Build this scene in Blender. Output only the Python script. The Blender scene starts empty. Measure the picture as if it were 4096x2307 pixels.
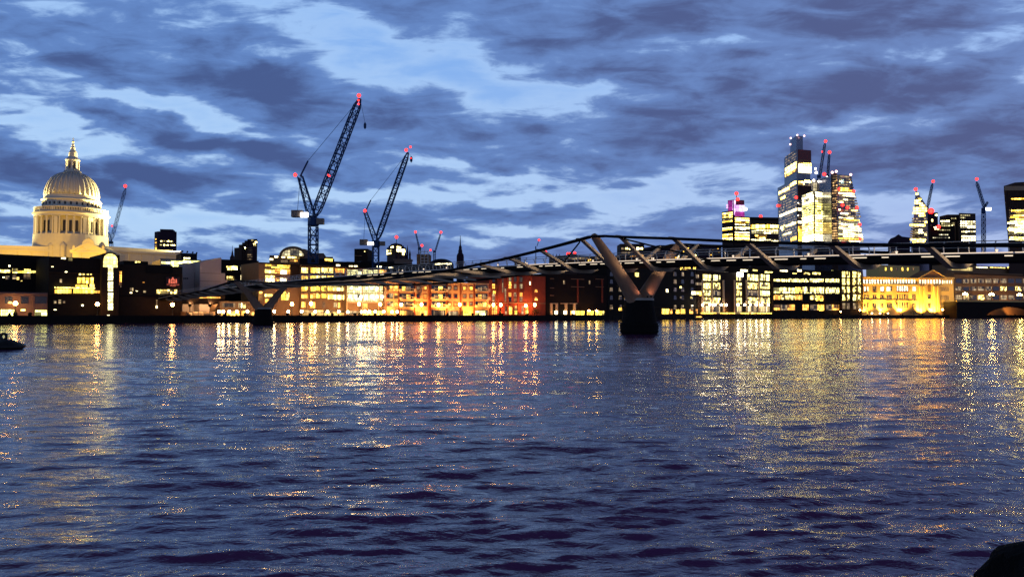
import bpy, math, random
import numpy as np
from mathutils import Vector
R = math.radians
rnd = random.Random(7)
S = bpy.context.scene
COL = S.collection

# ------------------------------------------------------------------ camera
FPX, CX, CY, HZ, CAMH = 3077.0, 2048.0, 1153.5, 1259.0, 3.1      # photograph measured at 4096 x 2307
PITCH = math.atan((HZ - CY) / FPX)
cd = bpy.data.cameras.new('camera'); cam = bpy.data.objects.new('camera', cd); COL.objects.link(cam)
cd.sensor_width = 36; cd.lens = FPX / 4096 * 36; cd.clip_start = 0.2; cd.clip_end = 30000
cam.location = (0, 0, CAMH); cam.rotation_euler = (math.pi / 2 + PITCH, 0, 0)
S.camera = cam
S.render.resolution_x = 1024; S.render.resolution_y = 576
S.view_settings.view_transform = 'Standard'; S.view_settings.look = 'None'
S.view_settings.exposure = 0; S.view_settings.gamma = 1
S.render.engine = 'CYCLES'
S.cycles.use_denoising = True; S.cycles.denoising_prefilter = 'NONE'
S.cycles.sample_clamp_indirect = 16; S.cycles.use_adaptive_sampling = False
S.cycles.max_bounces = 5; S.cycles.diffuse_bounces = 2; S.cycles.glossy_bounces = 3

# ------------------------------------------------------------------ node helper
class NT:
    def __init__(s, t): s.t = t; t.nodes.clear()
    def n(s, typ, **kw):
        x = s.t.nodes.new(typ)
        for k, v in kw.items(): setattr(x, k, v)
        return x
    def put(s, sock, v):
        if hasattr(v, 'links') or isinstance(v, bpy.types.NodeSocket): s.t.links.new(v, sock)
        elif v is not None: sock.default_value = v
    def m(s, op, a, b=None, c=None, clamp=False):
        x = s.n('ShaderNodeMath', operation=op, use_clamp=clamp)
        for i, v in enumerate((a, b, c)):
            if v is not None: s.put(x.inputs[i], v)
        return x.outputs[0]
    def vm(s, op, a, b=None):
        x = s.n('ShaderNodeVectorMath', operation=op); s.put(x.inputs[0], a)
        if b is not None: s.put(x.inputs[1], b)
        return x.outputs['Value'] if op in ('DOT_PRODUCT', 'LENGTH') else x.outputs[0]
    def sep(s, v):
        x = s.n('ShaderNodeSeparateXYZ'); s.put(x.inputs[0], v); return x.outputs
    def comb(s, a, b, c=0.0):
        x = s.n('ShaderNodeCombineXYZ')
        for i, v in enumerate((a, b, c)): s.put(x.inputs[i], v)
        return x.outputs[0]
    def mix(s, f, a, b):
        x = s.n('ShaderNodeMix', data_type='RGBA'); s.put(x.inputs[0], f)
        s.put(x.inputs[6], a if not isinstance(a, tuple) else (*a[:3], 1)); s.put(x.inputs[7], b if not isinstance(b, tuple) else (*b[:3], 1))
        return x.outputs[2]
    def noise(s, v, scale, detail=3, rough=.5, dist=0.0, dim='3D', w=None):
        x = s.n('ShaderNodeTexNoise', noise_dimensions=dim)
        if v is not None: s.put(x.inputs['Vector'], v)
        x.inputs['Scale'].default_value = scale; x.inputs['Detail'].default_value = detail
        x.inputs['Roughness'].default_value = rough; x.inputs['Distortion'].default_value = dist
        return x.outputs[0]
    def ss(s, v, a, b):
        x = s.n('ShaderNodeMapRange', interpolation_type='SMOOTHSTEP'); s.put(x.inputs[0], v)
        x.inputs[1].default_value = a; x.inputs[2].default_value = b; return x.outputs[0]

# ------------------------------------------------------------------ dusk sky
W = bpy.data.worlds.new('World'); S.world = W; W.use_nodes = True
t = NT(W.node_tree)
dirv = t.n('ShaderNodeTexCoord').outputs['Generated']
dx, dy, dz = t.sep(dirv)
ay = t.m('MAXIMUM', t.m('ABSOLUTE', dy), .2)
up = t.m('MAXIMUM', dz, 0.0)
X0 = t.m('MULTIPLY_ADD', t.m('DIVIDE', dx, ay), 3.077, 2.048)       # compass bearing, kept as a flat chart of the sky
Y0 = t.m('MULTIPLY_ADD', t.m('DIVIDE', up, ay), -3.077, 1.259)
chart = t.comb(X0, Y0)
wv = t.n('ShaderNodeTexNoise'); t.put(wv.inputs['Vector'], t.vm('MULTIPLY', chart, (1.5, 3.2, 1))); wv.inputs['Scale'].default_value = 1.7; wv.inputs['Detail'].default_value = 5
warp = t.vm('ADD', chart, t.vm('MULTIPLY', t.vm('SUBTRACT', wv.outputs[1], (.5, .5, .5)), (.5, .24, 0)))
hp = t.m('ADD', t.m('DIVIDE', up, ay), .11)
plane = t.comb(t.m('DIVIDE', t.m('DIVIDE', dx, ay), hp), t.m('DIVIDE', .85, hp), 3.7)
n1 = t.noise(plane, 1.0, 9, .56, .25)
n2 = t.noise(t.vm('ADD', plane, (7.3, 2.1, 5.0)), 3.4, 9, .62, .5)
n3 = t.noise(t.vm('ADD', t.vm('MULTIPLY', chart, (1.7, 7.0, 1)), (3.1, 1.7, 0)), 2.0, 9, .58, .5)
dens = t.m('ADD', t.m('MULTIPLY', t.m('SUBTRACT', n1, .5), 3.5), t.m('MULTIPLY', t.m('SUBTRACT', n2, .5), 1.3))
dens = t.m('ADD', dens, t.m('MULTIPLY', t.m('SUBTRACT', n3, .5), 2.1))
BLOBS = [  # cloud banks (+) and breaks (-) on the sky chart: x, y, half width, half height, tilt, weight
 (.45,.27,.80,.15,.18,.75),(1.12,.37,.42,.09,.42,.65),(.80,.57,.45,.055,.30,.75),(1.25,.66,.30,.06,.12,.5),(.55,.73,.45,.045,.1,.55),
 (2.75,.10,.9,.18,.05,.22),(2.45,.27,.5,.10,.1,.30),(3.2,.38,.6,.12,-.1,.35),(2.0,.50,.35,.08,.05,.5),(1.62,.47,.3,.08,.3,.45),
 (2.68,.55,.3,.055,0,.5),(3.75,.36,.45,.09,-.12,.5),(3.8,.66,.5,.09,-.1,.45),(2.0,.83,.5,.045,0,.35),(.1,.63,.2,.05,.1,.5),(1.9,.62,.4,.05,.05,.35),
 (3.2,.62,.4,.09,0,.35),(3.6,.08,.6,.10,.1,.2),(2.2,1.02,.8,.05,0,.15),
 (1.30,.10,.80,.10,.30,-.60),(1.78,.29,.42,.06,.45,-.55),(.72,.455,.5,.04,.25,-.75),(.42,.60,.35,.05,.1,-.8),(1.45,.775,.35,.04,.05,-.75),
 (2.25,.79,.35,.05,0,-.95),(3.25,.22,.55,.035,-.15,-.6),(2.45,.385,.35,.04,.05,-.6),(3.55,.80,.18,.06,.1,-.7),(.1,.47,.3,.025,.1,-.6),(.25,.02,.3,.05,.2,-.4),
 (2.75,.71,.3,.04,-.1,-.55),(.3,.86,.5,.03,.05,-.35),(1.6,.92,.6,.02,.05,-.5),(3.0,.66,.12,.06,.2,-.3),(2.6,.20,.5,.03,-.1,-.45),(3.7,.20,.5,.03,-.2,-.4),(3.4,.50,.5,.03,-.1,-.45),(2.1,.68,.4,.025,.05,-.4)]
for bx, by, rx, ry, ro, am in BLOBS:
    mp = t.n('ShaderNodeMapping', vector_type='TEXTURE'); t.put(mp.inputs[0], warp)
    mp.inputs['Location'].default_value = (bx, by, 0); mp.inputs['Rotation'].default_value = (0, 0, ro); mp.inputs['Scale'].default_value = (rx, ry, 1)
    g = t.m('EXPONENT', t.m('MULTIPLY', t.vm('DOT_PRODUCT', mp.outputs[0], mp.outputs[0]), -.8))
    dens = t.m('MULTIPLY_ADD', g, am * 1.05, dens)
over = t.ss(up, .385, .68)                                                   # sky above the view darkened so the near water reflects darker
el = t.ss(up, 0.0, .42)
rt = t.ss(X0, .6, 4.3)
nish = t.n('ShaderNodeTexSky', sky_type='NISHITA', sun_disc=False); nish.sun_elevation = R(-3.0); nish.sun_rotation = R(200)
clear = t.mix(el, t.mix(rt, (.44, .66, .95), (.40, .50, .80)), (.19, .40, .84))
dark = t.mix(rt, (.058, .104, .275), (.084, .112, .265))
midc = t.mix(rt, (.122, .242, .56), (.150, .245, .53))
rim = t.mix(rt, (.58, .78, 1.0), (.50, .66, .95))
c = t.mix(t.ss(dens, -1.5, -.40), clear, t.mix(.35, clear, rim))
c = t.mix(t.ss(dens, -.50, .05), c, midc)
c = t.mix(t.ss(dens, -.05, .95), c, dark)
c = t.mix(over, c, (.012, .013, .032))
low = t.m('POWER', t.m('SUBTRACT', 1.0, t.m('MINIMUM', t.m('MULTIPLY', up, 6.5), 1.0)), 2.0)   # clearer air low down
c = t.mix(t.m('MULTIPLY', low, .60), c, t.mix(rt, (.18, .26, .54), (.36, .30, .53)))
addn = t.n('ShaderNodeMix', data_type='RGBA', blend_type='ADD'); addn.inputs[0].default_value = .12
t.put(addn.inputs[6], c); t.put(addn.inputs[7], nish.outputs[0])
bg = t.n('ShaderNodeBackground'); t.put(bg.inputs[0], addn.outputs[2]); bg.inputs[1].default_value = 1.0
t.t.links.new(bg.outputs[0], t.n('ShaderNodeOutputWorld').inputs[0])

sd = bpy.data.lights.new('sun', 'SUN'); sd.energy = .03; sd.angle = R(12); sd.color = (1, .85, .75)
so = bpy.data.objects.new('sun', sd); COL.objects.link(so); so.rotation_euler = (R(86), 0, R(-20))

# ------------------------------------------------------------------ materials
MATS = {}
def mat(name, col, rough=.7, metal=0.0, var=.25, scale=.6, bump=0.0, spec=.4):
    if name in MATS: return MATS[name]
    m = bpy.data.materials.new(name); m.use_nodes = True; t = NT(m.node_tree)
    tc = t.n('ShaderNodeTexCoord').outputs['Object']
    nz = t.noise(tc, scale, 6, .6)
    nz2 = t.noise(t.vm('MULTIPLY', tc, (1, 1, .22)), scale * 3, 4, .6)          # streaked weathering
    f = t.m('ADD', t.m('MULTIPLY', t.m('SUBTRACT', nz, .5), 2 * var), t.m('MULTIPLY', t.m('SUBTRACT', nz2, .5), 1.4 * var))
    f = t.m('ADD', f, 1.0)
    cc = t.vm('MULTIPLY', t.comb(f, f, f), tuple(col))
    p = t.n('ShaderNodeBsdfPrincipled'); t.put(p.inputs['Base Color'], cc)
    t.put(p.inputs['Roughness'], t.m('MULTIPLY_ADD', nz, .3, rough - .15, clamp=True)); p.inputs['Metallic'].default_value = metal
    p.inputs['Specular IOR Level'].default_value = spec if rough < .65 else .08
    if bump:
        b = t.n('ShaderNodeBump'); b.inputs['Strength'].default_value = bump; b.inputs['Distance'].default_value = .1
        t.put(b.inputs['Height'], t.noise(tc, scale * 8, 4, .6)); t.put(p.inputs['Normal'], b.outputs[0])
    t.t.links.new(p.outputs[0], t.n('ShaderNodeOutputMaterial').inputs[0])
    MATS[name] = m; return m
def lit(name, col, st, pw=1.5, ph=3.6, off=.15, vary=.6, mull=.10, seed=0.0, smp=False):
    """a lit glazed wall: panes with frames, each room lit a little differently (UV in metres)"""
    if name in MATS: return MATS[name]
    m = bpy.data.materials.new(name); m.use_nodes = True; t = NT(m.node_tree)
    u, v, _ = t.sep(t.n('ShaderNodeTexCoord').outputs['UV'])
    u, v = t.m('ADD', u, seed), t.m('ADD', v, 100.0)
    ud, vd = t.m('DIVIDE', u, pw), t.m('DIVIDE', v, ph)
    fu, fv = t.m('FRACT', ud), t.m('FRACT', vd)
    oi = t.n('ShaderNodeObjectInfo').outputs['Random']
    wn = t.n('ShaderNodeTexWhiteNoise'); t.put(wn.inputs['Vector'], t.comb(t.m('FLOOR', ud), t.m('FLOOR', vd), t.m('MULTIPLY', oi, 37.0)))
    wn2 = t.n('ShaderNodeTexWhiteNoise'); t.put(wn2.inputs['Vector'], t.comb(t.m('FLOOR', t.m('DIVIDE', ud, 3.0)), t.m('FLOOR', vd), t.m('MULTIPLY_ADD', oi, 31.0, 9.0)))
    inn = t.noise(t.comb(u, v, t.m('MULTIPLY', oi, 20)), 1.1, 4, .7)
    br = t.m('MULTIPLY_ADD', t.m('POWER', wn.outputs[0], 2.6), 2.9 * vary, 1.0 - .75 * vary)
    br = t.m('MULTIPLY', br, t.m('MULTIPLY_ADD', t.m('POWER', inn, 2.0), 3.2, .15))
    br = t.m('MULTIPLY', br, t.m('MULTIPLY_ADD', fv, .5, .75))                    # ceiling lamps: brighter up in the room
    br = t.m('MULTIPLY', br, t.m('MULTIPLY_ADD', t.m('LESS_THAN', wn2.outputs[0], off), -.93, 1.0))
    fr = t.m('MULTIPLY', t.m('GREATER_THAN', fu, mull), t.m('GREATER_THAN', fv, mull * .8))
    br = t.m('MULTIPLY', br, t.m('MULTIPLY_ADD', fr, .94, .06))
    cl = t.mix(t.m('MULTIPLY', wn.outputs[0], .5), col, tuple(min(1.0, x * 1.25 + .05) for x in col))
    p = t.n('ShaderNodeBsdfPrincipled'); p.inputs['Base Color'].default_value = (.02, .02, .025, 1); p.inputs['Roughness'].default_value = .2
    t.put(p.inputs['Emission Color'], cl); t.put(p.inputs['Emission Strength'], t.m('MULTIPLY', br, st))
    t.t.links.new(p.outputs[0], t.n('ShaderNodeOutputMaterial').inputs[0])
    if not smp: m.cycles.emission_sampling = 'NONE'
    MATS[name] = m; return m
def glow(name, col, st, smp=True, core=None):
    if name in MATS: return MATS[name]
    m = bpy.data.materials.new(name); m.use_nodes = True; t = NT(m.node_tree)
    e = t.n('ShaderNodeEmission'); e.inputs[0].default_value = (*col, 1)
    lw = t.n('ShaderNodeLayerWeight'); lw.inputs[0].default_value = .3
    t.put(e.inputs[1], t.m('MULTIPLY_ADD', lw.outputs['Facing'], -.5 * st, st))
    if core: t.put(e.inputs[0], t.mix(t.m('POWER', t.m('SUBTRACT', 1.0, lw.outputs['Facing']), 3.0), col, core))      # bulb seen through a coloured lens
    t.t.links.new(e.outputs[0], t.n('ShaderNodeOutputMaterial').inputs[0])
    if not smp: m.cycles.emission_sampling = 'NONE'
    MATS[name] = m; return m

# ------------------------------------------------------------------ measuring: a photo pixel as a sight line, cut at a real distance
cp, sp = math.cos(PITCH), math.sin(PITCH)
def ray(px, py):
    a, b = (px - CX) / FPX, (CY - py) / FPX
    return Vector((a, cp - b * sp, sp + b * cp))
def at(px, py, d):
    r = ray(px, py); k = d / r.y
    return Vector((r.x * k, d, CAMH + r.z * k))
def onface(px, py, A, B):
    """where the sight line meets the upright wall A-B: metres along it, height"""
    r = ray(px, py); ex, ey = B[0] - A[0], B[1] - A[1]; L = math.hypot(ex, ey)
    nx, ny = ey, -ex
    k = (A[0] * nx + A[1] * ny) / (r.x * nx + r.y * ny)
    return ((r.x * k - A[0]) * ex + (r.y * k - A[1]) * ey) / L, CAMH + r.z * k
BANK = [(-1500, 200), (-400, 232), (0, 253), (500, 280), (800, 298), (1050, 315), (1545, 350), (1950, 390), (2430, 440), (2800, 530), (3000, 590), (3400, 670), (3815, 730), (4096, 780), (4700, 870), (6000, 1050)]
def D(px): return float(np.interp(px, [b[0] for b in BANK], [b[1] for b in BANK]))
GZ = 2.65

# ------------------------------------------------------------------ meshes and objects
class MB:
    def __init__(s): s.v = []; s.f = []; s.uv = []
    def face(s, pts, uv=None):
        i = len(s.v); s.v += [tuple(p) for p in pts]; s.f.append(tuple(range(i, i + len(pts))))
        s.uv += uv if uv else [(0.0, 0.0)] * len(pts)
    def idx(s, vs, fs):
        i = len(s.v); s.v += [tuple(p) for p in vs]
        for f in fs: s.f.append(tuple(i + k for k in f)); s.uv += [(0.0, 0.0)] * len(f)
    def prism(s, foot, z0, z1):
        n = len(foot); zt = z1 if isinstance(z1, (list, tuple)) else [z1] * n
        vs = [(p[0], p[1], z0) for p in foot] + [(p[0], p[1], zt[i]) for i, p in enumerate(foot)]
        i = len(s.v); s.v += vs
        for k in range(n):
            q = (k + 1) % n; L = math.hypot(foot[q][0] - foot[k][0], foot[q][1] - foot[k][1])
            s.f.append((i + k, i + q, i + n + q, i + n + k)); s.uv += [(0, z0), (L, z0), (L, zt[q]), (0, zt[k])]
        s.f.append(tuple(i + n + k for k in range(n))); s.uv += [(0, 0)] * n
        s.f.append(tuple(i + n - 1 - k for k in range(n))); s.uv += [(0, 0)] * n
    def box(s, c, sz, rz=0.0):
        ca, sa = math.cos(rz), math.sin(rz); hx, hy = sz[0] / 2, sz[1] / 2
        ft = [(c[0] + x * ca - y * sa, c[1] + x * sa + y * ca) for x, y in ((-hx, -hy), (hx, -hy), (hx, hy), (-hx, hy))]
        s.prism(ft, c[2] - sz[2] / 2, c[2] + sz[2] / 2)
    def tube(s, pts, r, seg=6, cap=True, up=(0, 0, 1)):
        pts = [Vector(p) for p in pts]; rs = r if isinstance(r, (list, tuple)) else [r] * len(pts)
        vs = []; n = len(pts)
        for i, p in enumerate(pts):
            d = (pts[min(i + 1, n - 1)] - pts[max(i - 1, 0)]).normalized()
            a = d.cross(Vector(up))
            if a.length < 1e-3: a = d.cross(Vector((1, 0, 0)))
            a.normalize(); b = d.cross(a)
            for k in range(seg):
                w = 2 * math.pi * (k + .5) / seg
                vs.append(p + a * (math.cos(w) * rs[i]) + b * (math.sin(w) * rs[i]))
        fs = [(i * seg + k, i * seg + (k + 1) % seg, (i + 1) * seg + (k + 1) % seg, (i + 1) * seg + k) for i in range(n - 1) for k in range(seg)]
        if cap: fs += [tuple(range(seg - 1, -1, -1)), tuple((n - 1) * seg + k for k in range(seg))]
        s.idx(vs, fs)
    def lathe(s, prof, c, seg=32, a0=0.0):
        vs = [(c[0] + r * math.cos(a0 + 2 * math.pi * k / seg), c[1] + r * math.sin(a0 + 2 * math.pi * k / seg), z) for r, z in prof for k in range(seg)]
        n = len(prof)
        fs = [(i * seg + k, i * seg + (k + 1) % seg, (i + 1) * seg + (k + 1) % seg, (i + 1) * seg + k) for i in range(n - 1) for k in range(seg)]
        fs += [tuple(range(seg - 1, -1, -1)), tuple((n - 1) * seg + k for k in range(seg))]
        s.idx(vs, fs)
    def ball(s, c, r, seg=10, rings=6, sz=1.0):
        s.lathe([(max(r * math.sin(math.pi * i / rings), r * .02), c[2] - r * sz * math.cos(math.pi * i / rings)) for i in range(rings + 1)], c, seg)
    def build(s, name, m, parent=None, loc=None, smooth=False):
        o0 = Vector(loc) if loc is not None else (parent_base(parent) if parent is not None else Vector((0, 0, 0)))
        me = bpy.data.meshes.new(name); me.from_pydata([(v[0] - o0.x, v[1] - o0.y, v[2] - o0.z) for v in s.v], [], s.f)
        uvl = me.uv_layers.new(name='UVMap'); uvl.data.foreach_set('uv', np.array(s.uv, dtype=np.float32).ravel())
        if smooth: me.polygons.foreach_set('use_smooth', [True] * len(me.polygons))
        me.materials.append(m); me.update()
        o = bpy.data.objects.new(name, me); COL.objects.link(o)
        if parent is not None: o.parent = parent
        elif loc is not None: o.location = loc
        return o
def parent_base(p):
    b = Vector((0, 0, 0))
    while p is not None: b += Vector(p.location); p = p.parent
    return b
def tag(o, label=None, cat=None, group=None, kind=None):
    for k, v in (('label', label), ('category', cat), ('group', group), ('kind', kind)):
        if v: o[k] = v
    return o
def thing(name, label, cat, loc, group=None):
    o = bpy.data.objects.new(name, None); COL.objects.link(o); o.location = loc; o.empty_display_size = .5
    return tag(o, label, cat, group)
def copy_tree(o, parent=None):
    c = o.copy(); COL.objects.link(c); c.parent = parent
    for ch in list(o.children): copy_tree(ch, c)
    return c
def strip_frame(A, B):
    L = math.hypot(B[0] - A[0], B[1] - A[1]); ex, ey = (B[0] - A[0]) / L, (B[1] - A[1]) / L
    return L, ex, ey, ey, -ex             # outward normal faces the river (to the camera's side)
def slab(mb, A, B, s0, s1, z0, z1, out0, out1, s0t=None, s1t=None):
    """a box on wall A-B from s0..s1 along it, z0..z1, standing out0..out1 proud of it"""
    L, ex, ey, nx, ny = strip_frame(A, B)
    s0t = s0 if s0t is None else s0t; s1t = s1 if s1t is None else s1t
    P = lambda s, o, z: (A[0] + ex * s + nx * o, A[1] + ey * s + ny * o, z)
    f = [P(s0, out1, z0), P(s1, out1, z0), P(s1t, out1, z1), P(s0t, out1, z1)]
    k = [P(s0, out0, z0), P(s1, out0, z0), P(s1t, out0, z1), P(s0t, out0, z1)]
    mb.face(f, [(s0, z0), (s1, z0), (s1t, z1), (s0t, z1)])
    mb.face([k[1], k[0], k[3], k[2]]); mb.face([k[0], f[0], f[3], k[3]]); mb.face([f[1], k[1], k[2], f[2]])
    mb.face([f[3], f[2], k[2], k[3]]); mb.face([k[0], k[1], f[1], f[0]])
class Bld:
    """a building: front wall A-B measured on the photo, real depth behind it; parts are hung on its walls"""
    def __init__(s, name, label, cat, px0, px1, ytop, m, d0=None, d1=None, off=8, deep=16, ybase=None, group=None, ytop1=None, wall='wall'):
        d0 = D(px0) + off if d0 is None else d0; d1 = (D(px1) + off if off is not None and d1 is None else d1)
        yref = HZ - 60
        a, b = at(px0, yref, d0), at(px1, yref, d1)
        s.A, s.B = (a.x, a.y), (b.x, b.y); L, ex, ey, nx, ny = strip_frame(s.A, s.B); s.L = L
        s.foot = [s.A, s.B, (s.B[0] - nx * deep, s.B[1] - ny * deep), (s.A[0] - nx * deep, s.A[1] - ny * deep)]
        z0 = GZ if ybase is None else at(px0, ybase, d0).z
        if ytop1 is None: zt = at((px0 + px1) / 2, ytop, (d0 + d1) / 2).z; s.zt = zt; tops = zt
        else:
            za, zb = at(px0, ytop, d0).z, at(px1, ytop1, d1).z; tops = [za, zb, zb, za]; s.zt = max(za, zb)
        s.z0 = z0
        s.root = thing(name, label, cat, ((s.A[0] + s.B[0]) / 2 - nx * deep / 2, (s.A[1] + s.B[1]) / 2 - ny * deep / 2, z0), group)
        mb = MB(); mb.prism(s.foot, z0, tops); s.wall = mb.build(wall, m, s.root); s.n = 0
    def rect(s, px0, px1, py0, py1, m, name='window', out=.12, A=None, B=None, parent=None, out0=0.0, taper=0.0):
        A, B = A or s.A, B or s.B; ym = (py0 + py1) / 2; pm = (px0 + px1) / 2
        a, _ = onface(px0, ym, A, B); b, _ = onface(px1, ym, A, B); _, zt = onface(pm, py0, A, B); _, zb = onface(pm, py1, A, B)
        mb = MB(); slab(mb, A, B, a, b, max(zb, .5), zt, out0, out, a + taper * (b - a), b - taper * (b - a)); s.n += 1
        return mb.build(name, m, parent or s.root)
    def grid(s, px0, px1, py0, py1, cols, rows, mats, fw=.7, fh=.65, name='window', out=.12, skip=0.0, A=None, B=None):
        """rows of single windows; mats: list of (material, weight)"""
        cw, rh = (px1 - px0) / cols, (py1 - py0) / rows
        ms = [x[0] for x in mats]; ws = [x[1] for x in mats]
        for r in range(rows):
            for c_ in range(cols):
                if rnd.random() < skip: continue
                x = px0 + (c_ + .5) * cw; y = py0 + (r + .5) * rh
                s.rect(x - cw * fw / 2, x + cw * fw / 2, y - rh * fh / 2, y + rh * fh / 2, rnd.choices(ms, ws)[0], name, out, A, B)
# ------------------------------------------------------------------ river
def river():
    NR, NC = 1250, 1000
    rr = 5.0 * (1500 / 5.0) ** (np.linspace(0, 1, NR) ** 1.0)
    th = np.concatenate([np.linspace(-R(82), -R(42), 50, endpoint=False), np.linspace(-R(42), R(42), NC - 100), np.linspace(R(42), R(82), 51)[1:]])
    TH, RR = np.meshgrid(th, rr)
    x = RR * np.sin(TH); y = RR * np.cos(TH) - 2.0
    step = RR * (np.log(300) / NR)
    z = np.zeros_like(x)
    rg = np.random.RandomState(11)
    for k in range(110):
        lam = .22 * (8 / .22) ** rg.rand()
        main = rg.normal(0, .24) + (R(-90) + R(6))
        if k % 9 == 0: main = R(-90) + rg.uniform(-1.2, 1.2)
        kx, ky = math.cos(main) * 2 * math.pi / lam, math.sin(main) * 2 * math.pi / lam
        amp = .0060 * lam ** .64 * (.60 if lam > 1.6 else 1.25 if lam < .9 else 1) * rg.uniform(.5, 1.4)
        fade = np.clip((lam / step - 2.5) / 3.0, 0, 1)
        ph = kx * x + ky * y + rg.rand() * 6.28 + .5 * np.sin(x * .11 + k) + .4 * np.sin(y * .07 + 2 * k)
        pat = .55 + .45 * np.sin(x * .05 * (1 + k % 3) + y * .043 + k * 1.7)
        w = np.sin(ph); z += amp * fade * pat * (1 - 2 * np.abs(np.sin(ph / 2)) if k % 3 == 0 else w)
    z = z * (.78 + .42 * np.sin(x * .09 + 1.3 * np.sin(y * .05)) * np.sin(y * .13 + .8 * np.sin(x * .06)))      # slicks and gusts
    v = np.stack([x, y, z], -1).reshape(-1, 3)
    i = np.arange(NR * NC).reshape(NR, NC)
    f = np.stack([i[:-1, :-1], i[1:, :-1], i[1:, 1:], i[:-1, 1:]], -1).reshape(-1, 4)[:, ::-1]
    me = bpy.data.meshes.new('river'); me.vertices.add(len(v)); me.vertices.foreach_set('co', v.astype(np.float32).ravel())
    me.loops.add(f.size); me.loops.foreach_set('vertex_index', f.astype(np.int32).ravel())
    me.polygons.add(len(f)); me.polygons.foreach_set('loop_start', np.arange(0, f.size, 4, dtype=np.int32)); me.polygons.foreach_set('loop_total', np.full(len(f), 4, dtype=np.int32))
    me.polygons.foreach_set('use_smooth', np.ones(len(f), dtype=bool)); me.update(calc_edges=True); me.validate()
    m = bpy.data.materials.new('river_water'); m.use_nodes = True; t = NT(m.node_tree)
    tc = t.n('ShaderNodeTexCoord').outputs['Object']
    h1 = t.noise(t.vm('MULTIPLY', tc, (.55, 1.25, 1)), 1.1, 4, .55, .4)
    h2 = t.noise(t.vm('MULTIPLY', tc, (.7, 1.35, 1)), 4.2, 4, .6, .5)
    h3 = t.noise(t.vm('MULTIPLY', tc, (.30, .8, 1)), .16, 3, .5, .3)
    gust = t.ss(t.noise(t.vm('MULTIPLY', tc, (.35, 1, 1)), .05, 3, .5), .35, .65)
    h = t.m('MULTIPLY', t.m('ADD', t.m('MULTIPLY', h1, .085), t.m('MULTIPLY', h2, .032)), t.m('MULTIPLY_ADD', gust, .5, .75))
    h = t.m('ADD', h, t.m('MULTIPLY', h3, .06))
    b = t.n('ShaderNodeBump'); b.inputs['Strength'].default_value = 1.0; b.inputs['Distance'].default_value = 1.0; t.put(b.inputs['Height'], h)
    p = t.n('ShaderNodeBsdfPrincipled'); p.inputs['Base Color'].default_value = (.12, .03, .12, 1); p.inputs['Roughness'].default_value = .065
    p.inputs['IOR'].default_value = 1.95; t.put(p.inputs['Normal'], b.outputs[0])
    t.t.links.new(p.outputs[0], t.n('ShaderNodeOutputMaterial').inputs[0])
    me.materials.append(m); o = bpy.data.objects.new('river', me); COL.objects.link(o); tag(o, kind='structure')
river()

# ------------------------------------------------------------------ far bank: ground, river wall
bank = [at(px, HZ, d) for px, d in BANK]
mb = MB()
far = [(6000, 3000), (-6000, 3000)]
g = [(p.x, p.y + 1.2) for p in bank]
mb.prism(g + [(6000, 900), (6000, 9000), (-6000, 9000), (-6000, 300)], -3, GZ)
tag(mb.build('ground', mat('paving', (.06, .055, .05), .8)), kind='structure')
mb = MB()
for i in range(len(bank) - 1):
    a, b = bank[i], bank[i + 1]
    L = (b - a).length; n = max(1, int(L / 9))
    slab(mb, (a.x, a.y + 1), (b.x, b.y + 1), 0, L, -2, GZ - .25, -.4, 1.0)
    slab(mb, (a.x, a.y + 1), (b.x, b.y + 1), 0, L, GZ - .25, GZ + .22, -.5, 1.15)
    for k in range(n):
        q = (k + .5) * L / n; slab(mb, (a.x, a.y + 1), (b.x, b.y + 1), q - .5, q + .5, -2, GZ - .25, 1.0, 1.35)
tag(mb.build('river_wall', mat('wet_stone', (.012, .010, .009), .7, bump=.4)), 'long dark stone river wall along the far bank', 'wall')

# ------------------------------------------------------------------ footbridge
Nv = Vector((-.668, .744, 0)); Ev = Vector((.744, .668, 0)); P1 = Vector((20.8, 126.0, 0))
sv = np.array([-110, -54, 0, 36, 72, 108, 144, 190, 235.]); zv = np.array([7.3, 9.95, 12.05, 12.6, 12.8, 12.8, 12.55, 11.2, 9.6])
zpoly = np.polyfit(sv, zv, 5)
zdk = lambda s: float(np.polyval(zpoly, s))
def zcab(s):
    if s < 0: return float(np.interp(-s, [0, 4.6, 14.2, 25.5, 36.7, 47.4, 56, 108], [15.4, 14.85, 13.9, 12.65, 11.6, 10.75, 10.2, 7.2]))
    if s <= 144:
        q = s / 72 - 1; e = 15.4 if q < 0 else 13.3; return 10.6 + (e - 10.6) * q * q
    return float(np.interp(s, [144, 175, 235], [13.3, 11.0, 9.0]))
wcab = lambda s: float(np.interp(s, [-108, -50, 0, 144, 235], [4.2, 9.4, 10.7, 8.5, 3.2]))
BP = lambda s, e, z: P1 + Nv * s + Ev * e + Vector((0, 0, z))
alu = mat('aluminium', (.58, .53, .46), .5, .4, .12); steel = mat('painted_steel', (.34, .27, .19), .7, 0, .2); darkst = mat('cable_steel', (.007, .007, .009), .8, .0, .2)
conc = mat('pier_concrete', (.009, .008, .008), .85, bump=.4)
br = thing('footbridge', 'long steel suspension footbridge with low cables crossing the river', 'bridge', (P1.x, P1.y, 0))
ss_ = list(np.arange(-104, 236, 2.0))
def sweep(prof, name, m, smooth=False, par=None, rng=None):
    mb = MB(); sl = rng if rng is not None else ss_; n = len(prof); vs = []
    for s_ in sl: vs += [BP(s_, e, zdk(s_) + z) for e, z in prof]
    fs = [(i * n + k, i * n + (k + 1) % n, (i + 1) * n + (k + 1) % n, (i + 1) * n + k) for i in range(len(sl) - 1) for k in range(n)]
    fs += [tuple(range(n)), tuple((len(sl) - 1) * n + k for k in range(n - 1, -1, -1))]
    mb.idx(vs, fs); return mb.build(name, m, par or br, smooth=smooth)
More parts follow.
